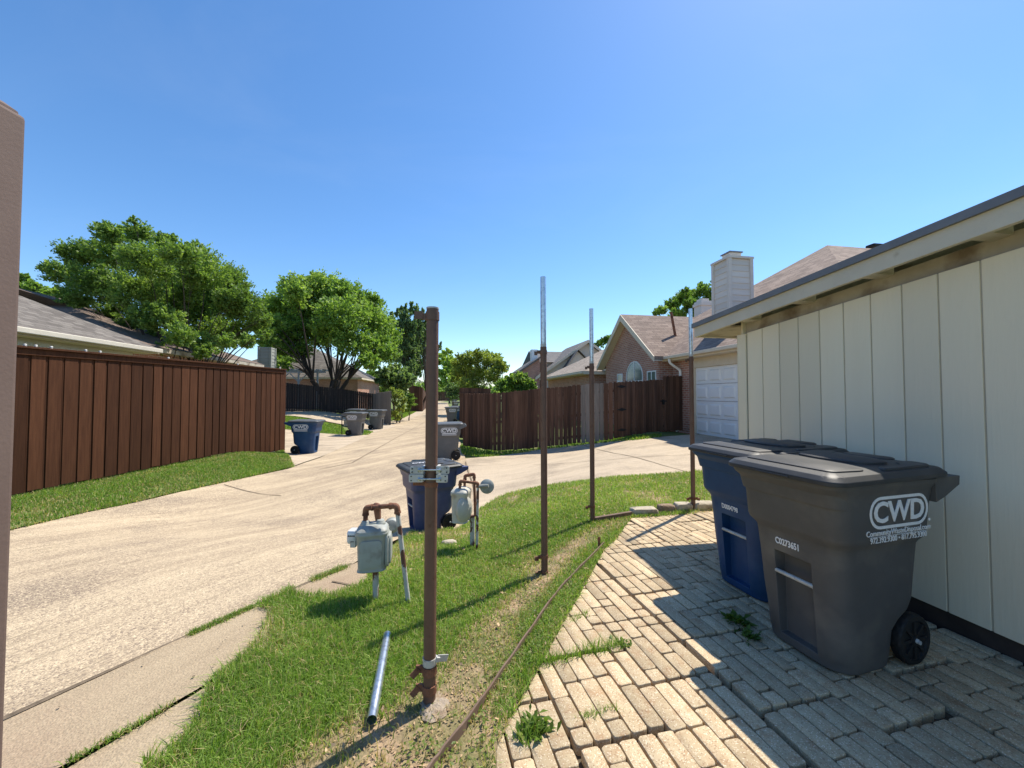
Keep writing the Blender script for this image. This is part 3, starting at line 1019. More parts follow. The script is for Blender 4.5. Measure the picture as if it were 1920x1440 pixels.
flakes('leaf_litter', NEARLAWN, 34, 0.02, m_litter, (0.6, 0.4), None, 0.5, 0.035)
flakes('leaf_litter', XY((6, 1356), (320, 1214), (470, 1145), (500, 1150), (440, 1240), (365, 1296), (120, 1438)), 16, 0.011, m_joint, (0, 0.3), None, 0.3, 0.022)
def cloverdens(x, y):
    d = np.minimum(segdist(x, y, XY((1010, 1130), (1060, 1100), (1000, 1190))), segdist(x, y, XY((930, 1300), (1010, 1200))) + 0.05)
    d2 = segdist(x, y, XY((800, 1440), (880, 1380)))
    return np.clip(1.0 - np.minimum(d, d2) / 0.16, 0, 0.8) * (vnoise(x, y, 7, 9) > 0.35)
flakes('clover', NEARLAWN, 6500, 0.0115, m_weed, (0.45, 0.4), cloverdens, 0.45, 0.036)
# ------------------------------------------------------------------ cart builder
def text_part(s, size, mat, parent, name, M4, bold=0.0, sx=1.0, depth=0.0015, spacing=1.0):
    cu = bpy.data.curves.new(name, 'FONT')
    cu.body = s
    cu.size = size
    cu.align_x = 'CENTER'
    cu.align_y = 'CENTER'
    cu.offset = bold
    cu.extrude = depth
    cu.space_character = spacing
    cu.resolution_u = 3
    tmp = bpy.data.objects.new(name, cu)
    COL.objects.link(tmp)
    dg = bpy.context.evaluated_depsgraph_get()
    me = bpy.data.meshes.new_from_object(tmp.evaluated_get(dg))
    bpy.data.objects.remove(tmp)
    bpy.data.curves.remove(cu)
    me.name = name
    me.materials.clear()
    me.materials.append(mat)
    me.transform(M4 @ Matrix.Diagonal((sx, 1, 1, 1)))
    o = bpy.data.objects.new(name, me)
    COL.objects.link(o)
    o.parent = parent
    return o

def stadium(w, h, n=12):
    r = h / 2
    o = []
    for k in range(n + 1):
        a = R(-90 + 180 * k / n)
        o.append((w / 2 - r + r * math.cos(a), r * math.sin(a)))
    for k in range(n + 1):
        a = R(90 + 180 * k / n)
        o.append((-w / 2 + r + r * math.cos(a), r * math.sin(a)))
    return o

def cart_ring(w, yf, yb, r, z, recess=0.0, dip=0.0):
    """perimeter at height z: front face is at y = yf (towards -Y); recess pushes the middle of the front back"""
    o = []
    hw = w / 2
    fx = [-0.115, -0.108, -0.05, 0.0, 0.05, 0.108, 0.115]
    for x in fx:
        d = recess if abs(x) < 0.112 else 0.0
        o.append((x, yf + d, z))
    def arc(cx, cy, a0):
        for k in range(7):
            a = R(a0 + 90 * k / 6)
            o.append((cx + r * math.cos(a), cy + r * math.sin(a), z))
    arc(hw - r, yf + r, -90)
    arc(hw - r, yb - r, 0)
    arc(-hw + r, yb - r, 90)
    arc(-hw + r, yf + r, 180)
    return o

def rot_to(x, y, z):
    return Matrix((Vector(x), Vector(y), Vector(z))).transposed().to_4x4()

def make_cart(name, label, bodymat, lidmat, serial=None, logo=True, group=None, fine=True, lidmark=False, printmat=None):
    t = thing(name, label, 'trash cart', group=group)
    pm = printmat or m_print
    b = MB()
    #        w     yf     yb    r     z
    prof = [(0.47, -0.285, 0.13, 0.12, 0.0, 0), (0.49, -0.30, 0.145, 0.125, 0.012, 0), (0.50, -0.305, 0.15, 0.125, 0.06, 0),
            (0.505, -0.308, 0.152, 0.125, 0.065, 0.05), (0.52, -0.318, 0.165, 0.125, 0.20, 0.06), (0.53, -0.323, 0.215, 0.12, 0.26, 0.063), (0.538, -0.327, 0.285, 0.12, 0.305, 0.066), (0.545, -0.332, 0.315, 0.12, 0.36, 0.07), (0.565, -0.346, 0.328, 0.12, 0.55, 0.08),
            (0.566, -0.347, 0.329, 0.12, 0.556, 0.0), (0.576, -0.354, 0.333, 0.12, 0.63, 0),
            (0.582, -0.358, 0.336, 0.12, 0.668, 0), (0.60, -0.368, 0.342, 0.115, 0.69, 0), (0.634, -0.388, 0.36, 0.11, 0.715, 0), (0.642, -0.396, 0.366, 0.11, 0.735, 0),
            (0.652, -0.405, 0.378, 0.105, 0.88, 0), (0.66, -0.42, 0.385, 0.10, 0.94, 0), (0.67, -0.447, 0.39, 0.095, 0.98, 0),
            (0.69, -0.468, 0.395, 0.09, 1.0, 0), (0.70, -0.474, 0.40, 0.09, 1.012, 0), (0.70, -0.474, 0.40, 0.09, 1.03, 0), (0.66, -0.455, 0.38, 0.08, 1.03, 0), (0.64, -0.42, 0.36, 0.08, 0.9, 0)]
    b.loft([cart_ring(*p) for p in prof], (True, True))
    # side arms reaching back to the handle
    for s in (-1, 1):
        x0, x1 = sorted((s * 0.345, s * 0.275))
        b.add([(x, y, z) for x in (x0, x1) for y, z in ((0.33, 0.90), (0.41, 0.925), (0.545, 0.985), (0.55, 1.034), (0.33, 1.034))], [(4, 3, 2, 1, 0), (5, 6, 7, 8, 9)] + [(i, (i + 1) % 5, 5 + (i + 1) % 5, 5 + i) for i in range(5)])
    body = b.build('body', bodymat, t, smooth=38, bevel=0.006, recalc=False)
    # lid
    l = MB()
    rings = []
    for sxy, z, yc in ((0.0, 1.028, 0), (0.0, 1.05, 0), (-0.012, 1.056, 0), (-0.03, 1.064, 0), (-0.05, 1.074, 0.0), (-0.22, 1.088, 0.01), (-0.42, 1.092, 0.02)):
        w, d = 0.735 + sxy, 0.955 + sxy
        rings.append([(p[0], p[1], z + 0.018 * max(0, p[1] + 0.2)) for p in rrect(w, d, max(0.03, 0.085 + sxy * 0.2), 5, 0, -0.02 + yc)])
    l.loft(rings, (True, True))
    lid = l.build('lid', lidmat, t, smooth=32, bevel=0.003)
    rb = MB()
    if fine:
        def pad(pts, z, h=0.014, ins=0.012):
            cx = sum(p[0] for p in pts) / len(pts)
            cy = sum(p[1] for p in pts) / len(pts)
            pl = roundpath([(*p, 0) for p in pts] + [(*pts[0], 0), (*pts[1], 0)], 0.05, 4)
            pl = pl[5:-2] if False else roundpath([((pts[-1][0] + pts[0][0]) / 2, (pts[-1][1] + pts[0][1]) / 2, 0)] + [(*p, 0) for p in pts] + [((pts[-1][0] + pts[0][0]) / 2, (pts[-1][1] + pts[0][1]) / 2, 0)], 0.05, 4)[:-1]
            zz = lambda p: 0.018 * max(0, p.y + 0.2)
            def sh(p, k):
                d = Vector((p.x - cx, p.y - cy, 0))
                return Vector((p.x, p.y, 0)) - d.normalized() * k
            rb.loft([[(p.x, p.y, z - 0.03 + zz(p)) for p in pl], [(p.x, p.y, z + h * .6 + zz(p)) for p in pl], [(sh(p, ins).x, sh(p, ins).y, z + h + zz(p)) for p in pl]], (True, True))
        pad([(-0.28, -0.40), (0.28, -0.40), (0.30, -0.16), (0.12, -0.10), (-0.12, -0.10), (-0.30, -0.16)], 1.084, 0.011)
        pad([(-0.20, -0.03), (-0.06, -0.06), (0.06, -0.06), (0.20, -0.03), (0.24, 0.14), (0.10, 0.20), (-0.10, 0.20), (-0.24, 0.14)], 1.094, 0.015)
        pad([(0.26, -0.02), (0.32, -0.06), (0.32, 0.36), (0.20, 0.38), (0.18, 0.26), (0.28, 0.18)], 1.078, 0.015)
        pad([(-0.32, -0.06), (-0.26, -0.02), (-0.28, 0.18), (-0.18, 0.26), (-0.20, 0.38), (-0.32, 0.36)], 1.078, 0.015)
        pad([(-0.13, 0.27), (0.13, 0.27), (0.14, 0.39), (-0.14, 0.39)], 1.085, 0.014)
        rb.build('raised_panel', lidmat, lid, smooth=30)
        gm = MB()
        gm.box((-0.11, -0.503, 1.031), (0.11, -0.468, 1.043))
        gm.build('grip', lidmat, lid, bevel=0.004)
    # handle bar
    h = MB()
    h.tube([(-0.30, 0.53, 1.01), (0.30, 0.53, 1.01)], 0.018, 14)
    h.build('handle', bodymat, t, smooth=40)
    # catch bar across the front recess
    if fine:
        c = MB()
        c.tube([(-0.118, -0.330, 0.43), (0.118, -0.330, 0.43)], 0.012, 12)
        c.build('catch_bar', m_galvdull, t, smooth=40)
    # wheels and axle
    a = MB()
    a.tube([(-0.30, 0.245, 0.135), (0.30, 0.245, 0.135)], 0.011, 10)
    a.build('axle', m_galvdull, t, smooth=40)
    for s in (-1, 1):
        w = MB()
        n = 64
        rings = []
        for r, xx in ((0.05, 0.222), (0.128, 0.222), (0.137, 0.232), (0.137, 0.268), (0.128, 0.278), (0.105, 0.280), (0.10, 0.267), (0.03, 0.267), (0.028, 0.282)):
            ring = []
            for k in range(n):
                rr = r * (0.972 if (r > 0.13 and (k // 2) % 2) else 1)
                an = 2 * math.pi * k / n
                ring.append((s * xx, 0.245 + rr * math.cos(an) * s, 0.137 + rr * math.sin(an)))
            rings.append(ring)
        w.loft(rings)
        wh = w.build('wheel', m_black, t, smooth=35, recalc=True)
        sp = MB()
        for k in range(8):
            an = 2 * math.pi * k / 8
            Mx = Matrix.Translation((s * 0.271, 0.245, 0.137)) @ Matrix.Rotation(an, 4, 'X')
            sp.box((-0.006, 0.025, -0.009), (0.006, 0.102, 0.009), M=Mx)
        sp.build('spokes', m_black, wh)
        hb = MB()
        Mh = Matrix.Translation((s * 0.279, 0.245, 0.137)) @ Matrix.Rotation(R(90) * s, 4, 'Y')
        hb.lathe([(0.013, 0), (0.013, 0.01), (0.008, 0.016)], Mh, 14)
        hb.build('hub_cap', m_galvdull, wh, smooth=40)
    # printing on both sides
    if logo:
        for s in (-1, 1):
            tl = math.atan2(0.005, 0.145)
            zx = Vector((s * math.cos(tl), 0, -math.sin(tl)))
            xx = Vector((0, s, 0))
            yx = zx.cross(xx)
            F = Matrix.Translation((s * 0.3275, 0.045, 0.872)) @ rot_to(xx, yx, zx)
            rg = MB()
            W, H, th = 0.48, 0.168, 0.0155
            o1, o2 = stadium(W, H), stadium(W - 2 * th, H - 2 * th)
            n = len(o1)
            vs = [F @ Vector((p[0], p[1], z)) for z in (0, 0.002) for o in (o1, o2) for p in o]
            fs = []
            for k in range(n):
                k2 = (k + 1) % n
                fs += [(2 * n + k, 2 * n + k2, 3 * n + k2, 3 * n + k), (k, k2, 2 * n + k2, 2 * n + k), (n + k2, n + k, 3 * n + k, 3 * n + k2)]
            rg.add(vs, fs)
            lg = rg.build('logo', pm, t)
            text_part('CWD', 0.15, pm, lg, 'logo_letters', F @ Matrix.Translation((0, -0.003, 0.001)), 0.0035, 1.12)
            if fine:
                text_part('CommunityWasteDisposal.com', 0.042, pm, lg, 'web_address', F @ Matrix.Translation((0, -0.104, 0.001)), 0.0, 0.98)
                text_part('972.392.9300 \u2022 817.795.9300', 0.042, pm, lg, 'phone_numbers', F @ Matrix.Translation((0, -0.142, 0.001)), 0.0, 0.94)
                u = MB()
                u.box((-0.235, -0.124, 0), (0.235, -0.1215, 0.0015), M=F)
                u.build('rule', pm, lg)
                rr = MB()
                rr.lathe([(0.0085, 0), (0.0085, 0.0015)], F @ Matrix.Translation((0.255, -0.065, 0)), 12)
                rr.build('registered_mark', pm, lg)
            else:
                u = MB()
                u.box((-0.21, -0.106, 0), (0.21, -0.09, 0.0015), M=F)
                u.box((-0.21, -0.136, 0), (0.21, -0.121, 0.0015), M=F)
                u.build('small_print', m_printworn, lg)
    if serial:
        F = Matrix.Translation((-0.02, -0.3555, 0.618)) @ rot_to((1, 0, 0), (0, -0.09, 0.996), (0, -0.996, -0.09))
        text_part(serial, 0.052, pm, t, 'serial_number', F @ Matrix.Translation((0, 0, 0.001)), 0.0012, 0.72)
    if lidmark:
        text_part('CWD', 0.12, m_printworn, lid, 'lid_letters', Matrix.Translation((0, -0.16, 1.108)) @ Matrix.Rotation(R(90), 4, 'Z'), 0.002)
    return t

def put(o, p, deg, scale=1.0, dz=0.0):
    o.location = (p[0], p[1], float(terr(p[0], p[1])) + dz)
    o.rotation_euler = (0, 0, R(deg))
    o.scale = scale if hasattr(scale, '__len__') else (scale,) * 3
    return o

cart_a = make_cart('trash_cart', 'charcoal grey trash cart with black lid and white lettering, nearest by the cream wall', m_cartgrey, m_lid, 'C0273651', group='carts beside the cream wall')
put(cart_a, (1.925, 2.335), -74, (0.935, 0.935, 1.0), 0.014)
cart_b = make_cart('recycling_cart', 'dark blue recycling cart with black lid, behind the charcoal cart at the cream wall', m_cartblue, m_lid, 'D0004798', group='carts beside the cream wall')
put(cart_b, (2.0, 3.04), -75, (0.955, 0.955, 1.0), 0.014)
cart_c = make_cart('recycling_cart', 'faded blue recycling cart standing on the lawn edge behind the near brown post', m_cartpurple, m_lid, None, logo=False, lidmark=True)
put(cart_c, G(806, 990), -58, 0.80)

# ------------------------------------------------------------------ our garage: cream grooved wall, rake eave
V0, UEND = 3.14, 3.72
def garage():
    g = thing('garage_building', 'cream garage wall with vertical grooves and a low sloping eave', 'garage', uv2w(UEND, V0, 0), GR)
    off = (-V0, -UEND, 0)
    ztop = lambda u: 2.150 + 0.080 * (UEND - u)
    w = MB(off)
    u = UEND - 0.10
    rnd = random.Random(2)
    # grooved panels
    edges = []
    k = 0
    while u > -2.2:
        edges.append(u)
        u -= 0.2032
    for a, b in zip(edges[:-1], edges[1:]):
        hi, lo = a - 0.005, b + 0.005
        vs = [(V0, lo, 0.118), (V0, hi, 0.118), (V0, hi, ztop(hi)), (V0, lo, ztop(lo)), (V0 + 0.012, lo, 0.118), (V0 + 0.012, hi, 0.118), (V0 + 0.012, hi, ztop(hi)), (V0 + 0.012, lo, ztop(lo))]
        w.add(vs, [(0, 3, 2, 1), (0, 1, 5, 4), (1, 2, 6, 5), (2, 3, 7, 6), (3, 0, 4, 7)], rnd.uniform(-1, 1))
    wall = w.build('wall', m_cream, g, recalc=True, bevel=0.0018, segs=1)
    gb = MB(off)
    lo, hi = -2.3, UEND - 0.02
    gb.add([(V0 + 0.009, lo, 0.118), (V0 + 0.009, hi, 0.118), (V0 + 0.009, hi, ztop(hi) - 0.002), (V0 + 0.009, lo, ztop(lo) - 0.002)], [(0, 1, 2, 3)])
    gb.build('groove_backing', m_groove, wall)
    ew = MB(off)
    ew.box((V0 + 0.02, UEND - 0.03, 0.0), (9.0, UEND, 2.3))
    ew.box((8.9, -2.2, 0.0), (9.0, UEND - 0.03, 2.3))
    ew.build('end_wall', m_cream, g)
    ct = MB(off)
    ct.box((V0 - 0.018, UEND - 0.10, 0.10), (V0 - 0.0005, UEND + 0.02, ztop(UEND) - 0.0))
    ct.box((V0 - 0.018, UEND + 0.0005, 0.10), (V0 + 0.09, UEND + 0.0195, ztop(UEND) - 0.001))
    ct.build('corner_trim', m_cream, g, bevel=0.003)
    bs = MB(off)
    bs.box((V0 + 0.022, -2.3, -0.05), (V0 + 0.10, UEND - 0.031, 0.1175))
    bs.build('base_board', m_darkbase, g)
    bk = MB(off)
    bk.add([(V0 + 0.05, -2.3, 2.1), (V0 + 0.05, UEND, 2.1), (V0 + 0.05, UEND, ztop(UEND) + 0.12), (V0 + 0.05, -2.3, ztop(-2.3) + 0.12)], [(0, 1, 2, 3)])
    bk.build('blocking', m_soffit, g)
    # roof slab, sloping down away from the camera
    zr = lambda u: 2.36 + 0.080 * (4.24 - u)
    def slab(v0, v1, u0, u1, t0, t1, name, mat, parent=g, bevel=0):
        b = MB(off)
        vs = []
        for t in (t0, t1):
            vs += [(v0, u0, zr(u0) + t), (v1, u0, zr(u0) + t), (v1, u1, zr(u1) + t), (v0, u1, zr(u1) + t)]
        b.add(vs, [(3, 2, 1, 0), (4, 5, 6, 7), (0, 1, 5, 4), (1, 2, 6, 5), (2, 3, 7, 6), (3, 0, 4, 7)])
        return b.build(name, mat, parent, recalc=True, bevel=bevel)
    rf = slab(2.945, 9.3, -3.0, 4.255, -0.012, 0.0, 'roof', m_roofgrey)
    slab(2.935, 2.957, -3.0, 4.262, -0.047, 0.006, 'drip_edge', m_drip, rf)
    slab(2.958, 9.3, 4.243, 4.263, -0.047, 0.006, 'drip_edge', m_drip, rf)
    slab(2.958, 2.995, -3.0, 4.242, -0.165, -0.013, 'fascia', m_fascia, rf, 0.003)
    slab(2.996, 9.3, 4.205, 4.241, -0.165, -0.013, 'fascia', m_fascia, rf, 0.003)
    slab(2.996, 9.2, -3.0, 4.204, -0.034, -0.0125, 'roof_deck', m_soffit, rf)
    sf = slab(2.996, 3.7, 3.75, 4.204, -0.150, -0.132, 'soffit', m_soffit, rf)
    for i in range(11):
        uu = 3.52 - i * 0.60
        slab(2.996, 3.19, uu - 0.045, uu + 0.045, -0.15, -0.036, 'lookout', m_fascia, rf)
    return g
garage()

# ------------------------------------------------------------------ fence posts without their fence
def clamp_ring(mb, z, r, h, t=0.004, n=20):
    mb.lathe([(r, z), (r + t, z), (r + t, z + h), (r, z + h)], Matrix(), n)

def hook(mb, z, ang, r, l=0.055, w=0.03):
    """old bolted fence strap with a bent-down ear"""
    Mx = Matrix.Rotation(R(ang), 4, 'Z')
    mb.box((r - 0.004, -0.003, z), (r + l * 0.55, 0.003, z + w), M=Mx)
    mb.box((r + l * 0.5, -0.012, z - 0.012), (r + l, 0.004, z + w - 0.01), M=Mx @ Matrix.Translation((0, 0, 0)) )
    mb.tube([Mx @ Vector((r + l * 0.35, -0.014, z + w * .5)), Mx @ Vector((r + l * 0.35, 0.014, z + w * .5))], 0.005, 8)

def post(p, label, brown_top, top=None, rad=0.030, hooks=((0.10, 200), (0.02, 195)), tophook=True, lean=0.0, seed=0):
    z0 = float(terr(p[0], p[1]))
    t = thing('fence_post', label, 'metal post', (p[0], p[1], z0), 0, 'bare fence posts along the patio edge')
    t.rotation_euler = (0, R(lean), 0)
    b = MB()
    hb = brown_top - z0
    b.tube([(0, 0, -0.1), (0, 0, hb * .33), (0, 0, hb * .66), (0, 0, hb)], rad, 24)
    pole = b.build('pole', m_pole, t, smooth=40)
    if top:
        g = MB()
        ht = top - z0
        g.lathe([(rad * .86, hb - 0.05), (rad * .86, ht), (rad * .78, ht), (rad * .78, ht - 0.1)], Matrix(), 24)
        g.build('extension_tube', m_galv, t, smooth=40)
        g = MB()
        clamp_ring(g, hb + 0.001, rad * .862, 0.025, 0.002)
        g.build('collar', m_galvdull, t, smooth=40)
    for z, ang in hooks:
        h = MB()
        clamp_ring(h, z, rad, 0.03, 0.004)
        hook(h, z, ang, rad)
        h.build('bracket', m_rust, t, smooth=40)
    if tophook:
        h = MB()
        clamp_ring(h, hb - 0.06, rad, 0.032, 0.004)
        hook(h, hb - 0.058, 185, rad, 0.05)
        h.build('bracket', m_pole, t, smooth=40)
    return t

pm_ = G(805, 1322)
near_post = post(pm_, 'thick brown post nearest the camera with bright plate brackets and no extension tube', 1.925, None, 0.0298, (), False, 0.15)
def dress_near_post():
    t = near_post
    r = 0.0298
    b = MB()
    b.lathe([(0.0, 1.925), (r + .001, 1.925), (r + .001, 1.933), (r * .8, 1.9345), (0, 1.9345)], Matrix(), 24)
    b.build('top_cap', m_galvdull, t, smooth=30)
    # top ear
    h = MB()
    clamp_ring(h, 1.868, r, 0.042, 0.004)
    h.box((-0.052, -0.008, 1.872), (-0.028, 0.004, 1.903))
    h.box((-0.088, -0.012, 1.874), (-0.046, -0.008, 1.912))
    h.build('bracket', m_pole, t, smooth=40)
    # middle: back-to-back plates held by two bolts
    for s, z0, z1, x1 in ((-1, 1.118, 1.152, 0.096), (-1, 1.078, 1.116, 0.100), (1, 1.118, 1.156, 0.094), (1, 1.077, 1.1165, 0.088)):
        h = MB()
        x0 = 0.031
        o = rrect(x1 - x0, z1 - z0, 0.006, 3, s * (x0 + x1) / 2, (z0 + z1) / 2)
        Mx = Matrix(((1, 0, 0, 0), (0, 0, 1, -r - 0.006 - (0.004 if z0 < 1.1 else 0)), (0, 1, 0, 0), (0, 0, 0, 1)))
        h.prism(o, Mx, 0.004)
        pl = h.build('plate_bracket', m_galvdull, t, recalc=True, bevel=0.001)
        for xx, zz in ((x1 - 0.012, z1 - 0.009), (x1 - 0.012, z0 + 0.009), (x0 + 0.022, z0 + 0.012)):
            hl = MB()
            hl.tube([(s * xx, -r - 0.0135, zz), (s * xx, -r - 0.004, zz)], 0.0032, 8)
            hl.build('bolt_hole', m_black, pl)
        w = MB()
        w.box((s * 0.036 - 0.006, -0.034, z0 + 0.001), (s * 0.036 + 0.006, 0.03, z1 - 0.003))
        w.build('bracket_web', m_galvdull, pl, bevel=0.001)
    for z in (1.138, 1.094):
        h = MB()
        h.tube([(-0.05, -r - 0.012, z), (0.05, -r - 0.012, z)], 0.0042, 10)
        for s in (-1, 1):
            h.tube([(s * 0.046, -r - 0.012, z), (s * 0.054, -r - 0.012, z)], 0.009, 6)
        h.build('bolt', m_galv, t, smooth=40)
    h = MB()
    clamp_ring(h, 1.052, r, 0.022, 0.003)
    h.box((-0.088, -0.006, 1.055), (-0.03, 0.004, 1.074))
    h.build('bracket', m_rust, t, smooth=40)
    # low galvanised band with ear
    h = MB()
    clamp_ring(h, 0.195, r, 0.034, 0.0035)
    h.build('band_clamp', m_galvdull, t, smooth=40)
    h = MB()
    Mx = Matrix.Translation((0.034, 0.0, 0.218)) @ Matrix.Rotation(R(38), 4, 'Z') @ Matrix.Rotation(R(20), 4, 'Y')
    h.box((0, -0.002, -0.013), (0.062, 0.002, 0.02), M=Mx)
    h.box((-0.008, -0.012, -0.01), (0.012, 0.012, 0.012), M=Mx)
    h.build('clamp_ear', m_galvdull, t, bevel=0.003)
    for z, l in ((0.150, 0.085), (0.062, 0.085)):
        h = MB()
        clamp_ring(h, z, r, 0.04, 0.005)
        h.box((-0.065, -0.007, z + 0.006), (-0.03, 0.004, z + 0.040))
        Mx = Matrix.Translation((-0.055, -0.004, z + 0.022)) @ Matrix.Rotation(R(-48), 4, 'Y')
        h.box((-0.046, -0.006, -0.015), (0.006, 0.004, 0.012), M=Mx)
        h.build('bracket', m_rust, t, smooth=40)
dress_near_post()

post(G(1021, 1077), 'tall brown post with a long galvanised extension, second from the camera', 1.905, 2.505, 0.0275, ((0.135, 200), (0.005, 195)), seed=1, lean=-0.15)
post(G(1111, 981), 'tall brown post with galvanised extension at the patio corner, third from the camera', 1.868, 2.52, 0.0275, ((0.18, 190), (0.0, 190)), seed=2)
post(G(1300, 957), 'tall brown post with galvanised extension behind the stone border, beside the garage eave', 2.0, 2.63, 0.0275, ((0.14, 180), (0.14, 0)), seed=3, lean=-0.1)

def footing():
    p = G(812, 1345)
    b = MB()
    rnd = random.Random(4)
    n = 20
    rings = []
    for rr, z in ((0.075, -0.04), (0.073, 0.008), (0.062, 0.02), (0.04, 0.026), (0.02, 0.028)):
        rings.append([(rr * (1 + rnd.uniform(-0.2, 0.2)) * math.cos(2 * math.pi * k / n), rr * 1.25 * (1 + rnd.uniform(-0.2, 0.2)) * math.sin(2 * math.pi * k / n), z + rnd.uniform(-0.006, 0.006)) for k in range(n)])
    b.loft(rings)
    o = b.build('concrete_footing', m_footing, smooth=60)
    o.location = (p.x + 0.002, p.y + 0.04, 0)
    tag(o, 'rough lump of concrete poured round the foot of the nearest post', 'footing')
footing()

# loose galvanised pipe lying in the grass
def loose_pipe():
    a, b_ = G(697, 1350, 0.045), G(726, 1190, 0.05)
    d = (b_ - a).normalized()
    t = thing('loose_pipe', 'short shiny galvanised pipe lying loose in the long grass', 'pipe', a)
    L = (b_ - a).length
    q = d.to_track_quat('Z', 'Y').to_matrix().to_4x4()
    b = MB()
    r = 0.0238
    b.lathe([(r * 0.90, 0.0), (r * .93, 0.0), (r * .93, 0.085), (r, 0.092), (r, L), (r * .9, L), (r * .9, 0.0)], q, 28)
    # lathe closes its ends, so drop the end caps
    b.f = b.f[:-2]; b.m = b.m[:-2]
    b.build('tube', m_galv, t, smooth=40)
loose_pipe()

def edging():
    b = MB()
    pts = [Vector((p[0], p[1], 0)) for p in EDGING]
    fine = roundpath(pts, 0.5, 8)
    w, zt = 0.005, 0.05
    vs, fs = [], []
    for i, p in enumerate(fine):
        d = (fine[min(i + 1, len(fine) - 1)] - fine[max(i - 1, 0)]).normalized()
        n = Vector((-d.y, d.x, 0))
        lean = 0.012
        z = zt + 0.003 * math.sin(i * 0.9)
        for s, zz in ((-1, -0.05), (1, -0.05), (1, z), (-1, z)):
            q = p + n * (w * s * (1.0 if zz < 0 else 1.0)) + n * (lean if zz > 0 else 0)
            vs.append((q.x, q.y, zz))
    m = len(fine)
    for i in range(m - 1):
        for k in range(4):
            k2 = (k + 1) % 4
            fs.append((i * 4 + k, i * 4 + k2, i * 4 + 4 + k2, i * 4 + 4 + k))
    fs += [(3, 2, 1, 0), tuple(range((m - 1) * 4, m * 4))]
    b.add(vs, fs)
    t = thing('lawn_edging', 'long rusty brown steel edging strip between the grass and the patio', 'edging', EDGING[-1] + (0,))
    b2 = MB((-EDGING[-1][0], -EDGING[-1][1], 0))
    b2.add(vs, fs)
    b2.build('strip', m_steeledge, t, recalc=True, bevel=0.003)
    e = Vector((pts[-1].x, pts[-1].y, 0))
    d = (pts[-1] - pts[-2]).normalized()
    s = MB((-EDGING[-1][0], -EDGING[-1][1], 0))
    q = e - d * 0.11 + Vector((-d.y, d.x, 0)) * 0.025
    s.box((q.x - 0.012, q.y - 0.003, -0.05), (q.x + 0.012, q.y + 0.003, 0.125))
    s.build('stake', m_rust, t)
edging()

# stone border and timber at the far end of the patio
def stone(px0, px1, py, h, d, seed, label, cat='stone', mat=None):
    a, b_ = G(px0, py), G(px1, py - 1)
    c = (a + b_) / 2
    L = (b_ - a).length
    rnd = random.Random(seed)
    b = MB()
    rings = []
    for sxy, z in ((0.9, -0.03), (1.0, 0.0), (1.02, h * .3), (0.99, h * .75), (0.90, h * .96), (0.55, h)):
        rings.append([(p[0] * sxy + rnd.uniform(-0.006, 0.006), p[1] * sxy + rnd.uniform(-0.007, 0.007), z + rnd.uniform(-0.006, 0.006)) for p in rrect(L * .97, d, 0.03, 3)])
    b.loft(rings)
    o = b.build('border_stone', mat or m_stone, smooth=55)
    o.location = (c.x, c.y + d / 2, 0)
    o.rotation_euler = (0, 0, math.atan2(b_.y - a.y, b_.x - a.x))
    tag(o, label, cat, 'stones edging the patio end')
stone(1186, 1236, 969, 0.085, 0.15, 1, 'chunky pale border stone at the left end of the patio edge row')
stone(1237, 1268, 963, 0.095, 0.12, 2, 'square brown border stone second from the left in the row', mat=M('brown_stone', (0.2, 0.14, 0.095), (0.3, 0.22, 0.15), 10, 0.95, bump=0.7, bscale=22))
stone(1270, 1300, 961, 0.10, 0.14, 3, 'grey border stone just left of the far tall post')
stone(1303, 1345, 959, 0.10, 0.16, 4, 'long tan border stone just right of the far tall post')
def timber():
    a, b_ = G(1117, 982), G(1186, 970)
    d = (b_ - a)
    o = MB()
    Mx = Matrix.Rotation(math.atan2(d.y, d.x), 4, 'Z')
    o.box((0, 0, -0.03), (d.length, 0.04, 0.07), M=Mx)
    ob = o.build('landscape_timber', m_steeledge, bevel=0.006)
    ob.location = a
    tag(ob, 'weathered brown border board between the third post and the stones', 'board')
timber()

# near gate post at the very left of the view
def gate_post():
    X, Y = -0.797, 0.51
    t = thing('gate_post', 'mauve brown painted post at the extreme left, close to the camera', 'gate post', (X - 0.06, Y + 0.05, 0))
    b = MB()
    b.box((-0.06, -0.06, -0.1), (0.06, 0.06, 1.955))
    b.build('shaft', m_gatepost, t, bevel=0.006, segs=3)
    c = MB()
    c.loft([[(p[0], p[1], z) for p in rrect(0.12 * k, 0.12 * k, 0.008, 3)] for k, z in ((0.93, 1.9552), (0.93, 1.959), (0.8, 1.966))])
    c.build('cap', m_gatepost, t, smooth=40)
gate_post()

# ------------------------------------------------------------------ gas meters
def pipe_run(pts, r, rad=0.035):
    return roundpath(pts, rad, 6)

def elbow(mb, p, a, b, r, k=0.034):
    """fat threaded elbow fitting at corner p, reaching towards a and b"""
    p, a, b = Vector(p), Vector(a), Vector(b)
    da, db = (a - p).normalized(), (b - p).normalized()
    pth = roundpath([p + da * k * 1.35, p, p + db * k * 1.35], k * 1.1, 6)
    mb.tube(pth, r * 1.28, 14)
    for d in (da, db):
        mb.tube([p + d * k * 1.2, p + d * k * 1.62], r * 1.45, 14)

def meter_body(mb, w, d, h, lobes=True):
    """cast body: squarish tin with bulged face and flared top and foot"""
    prof = [(0.80, 0.82, 0.0), (0.98, 1.0, 0.03), (0.90, 0.94, 0.05), (0.94, 0.97, 0.45), (0.98, 1.0, 0.80), (1.04, 1.08, 0.84), (1.04, 1.08, 0.90), (0.94, 0.92, 0.95), (0.60, 0.6, 1.0)]
    mb.loft([[(p[0], p[1], z * h) for p in rrect(w * a, d * b, min(w, d) * 0.22, 5)] for a, b, z in prof])

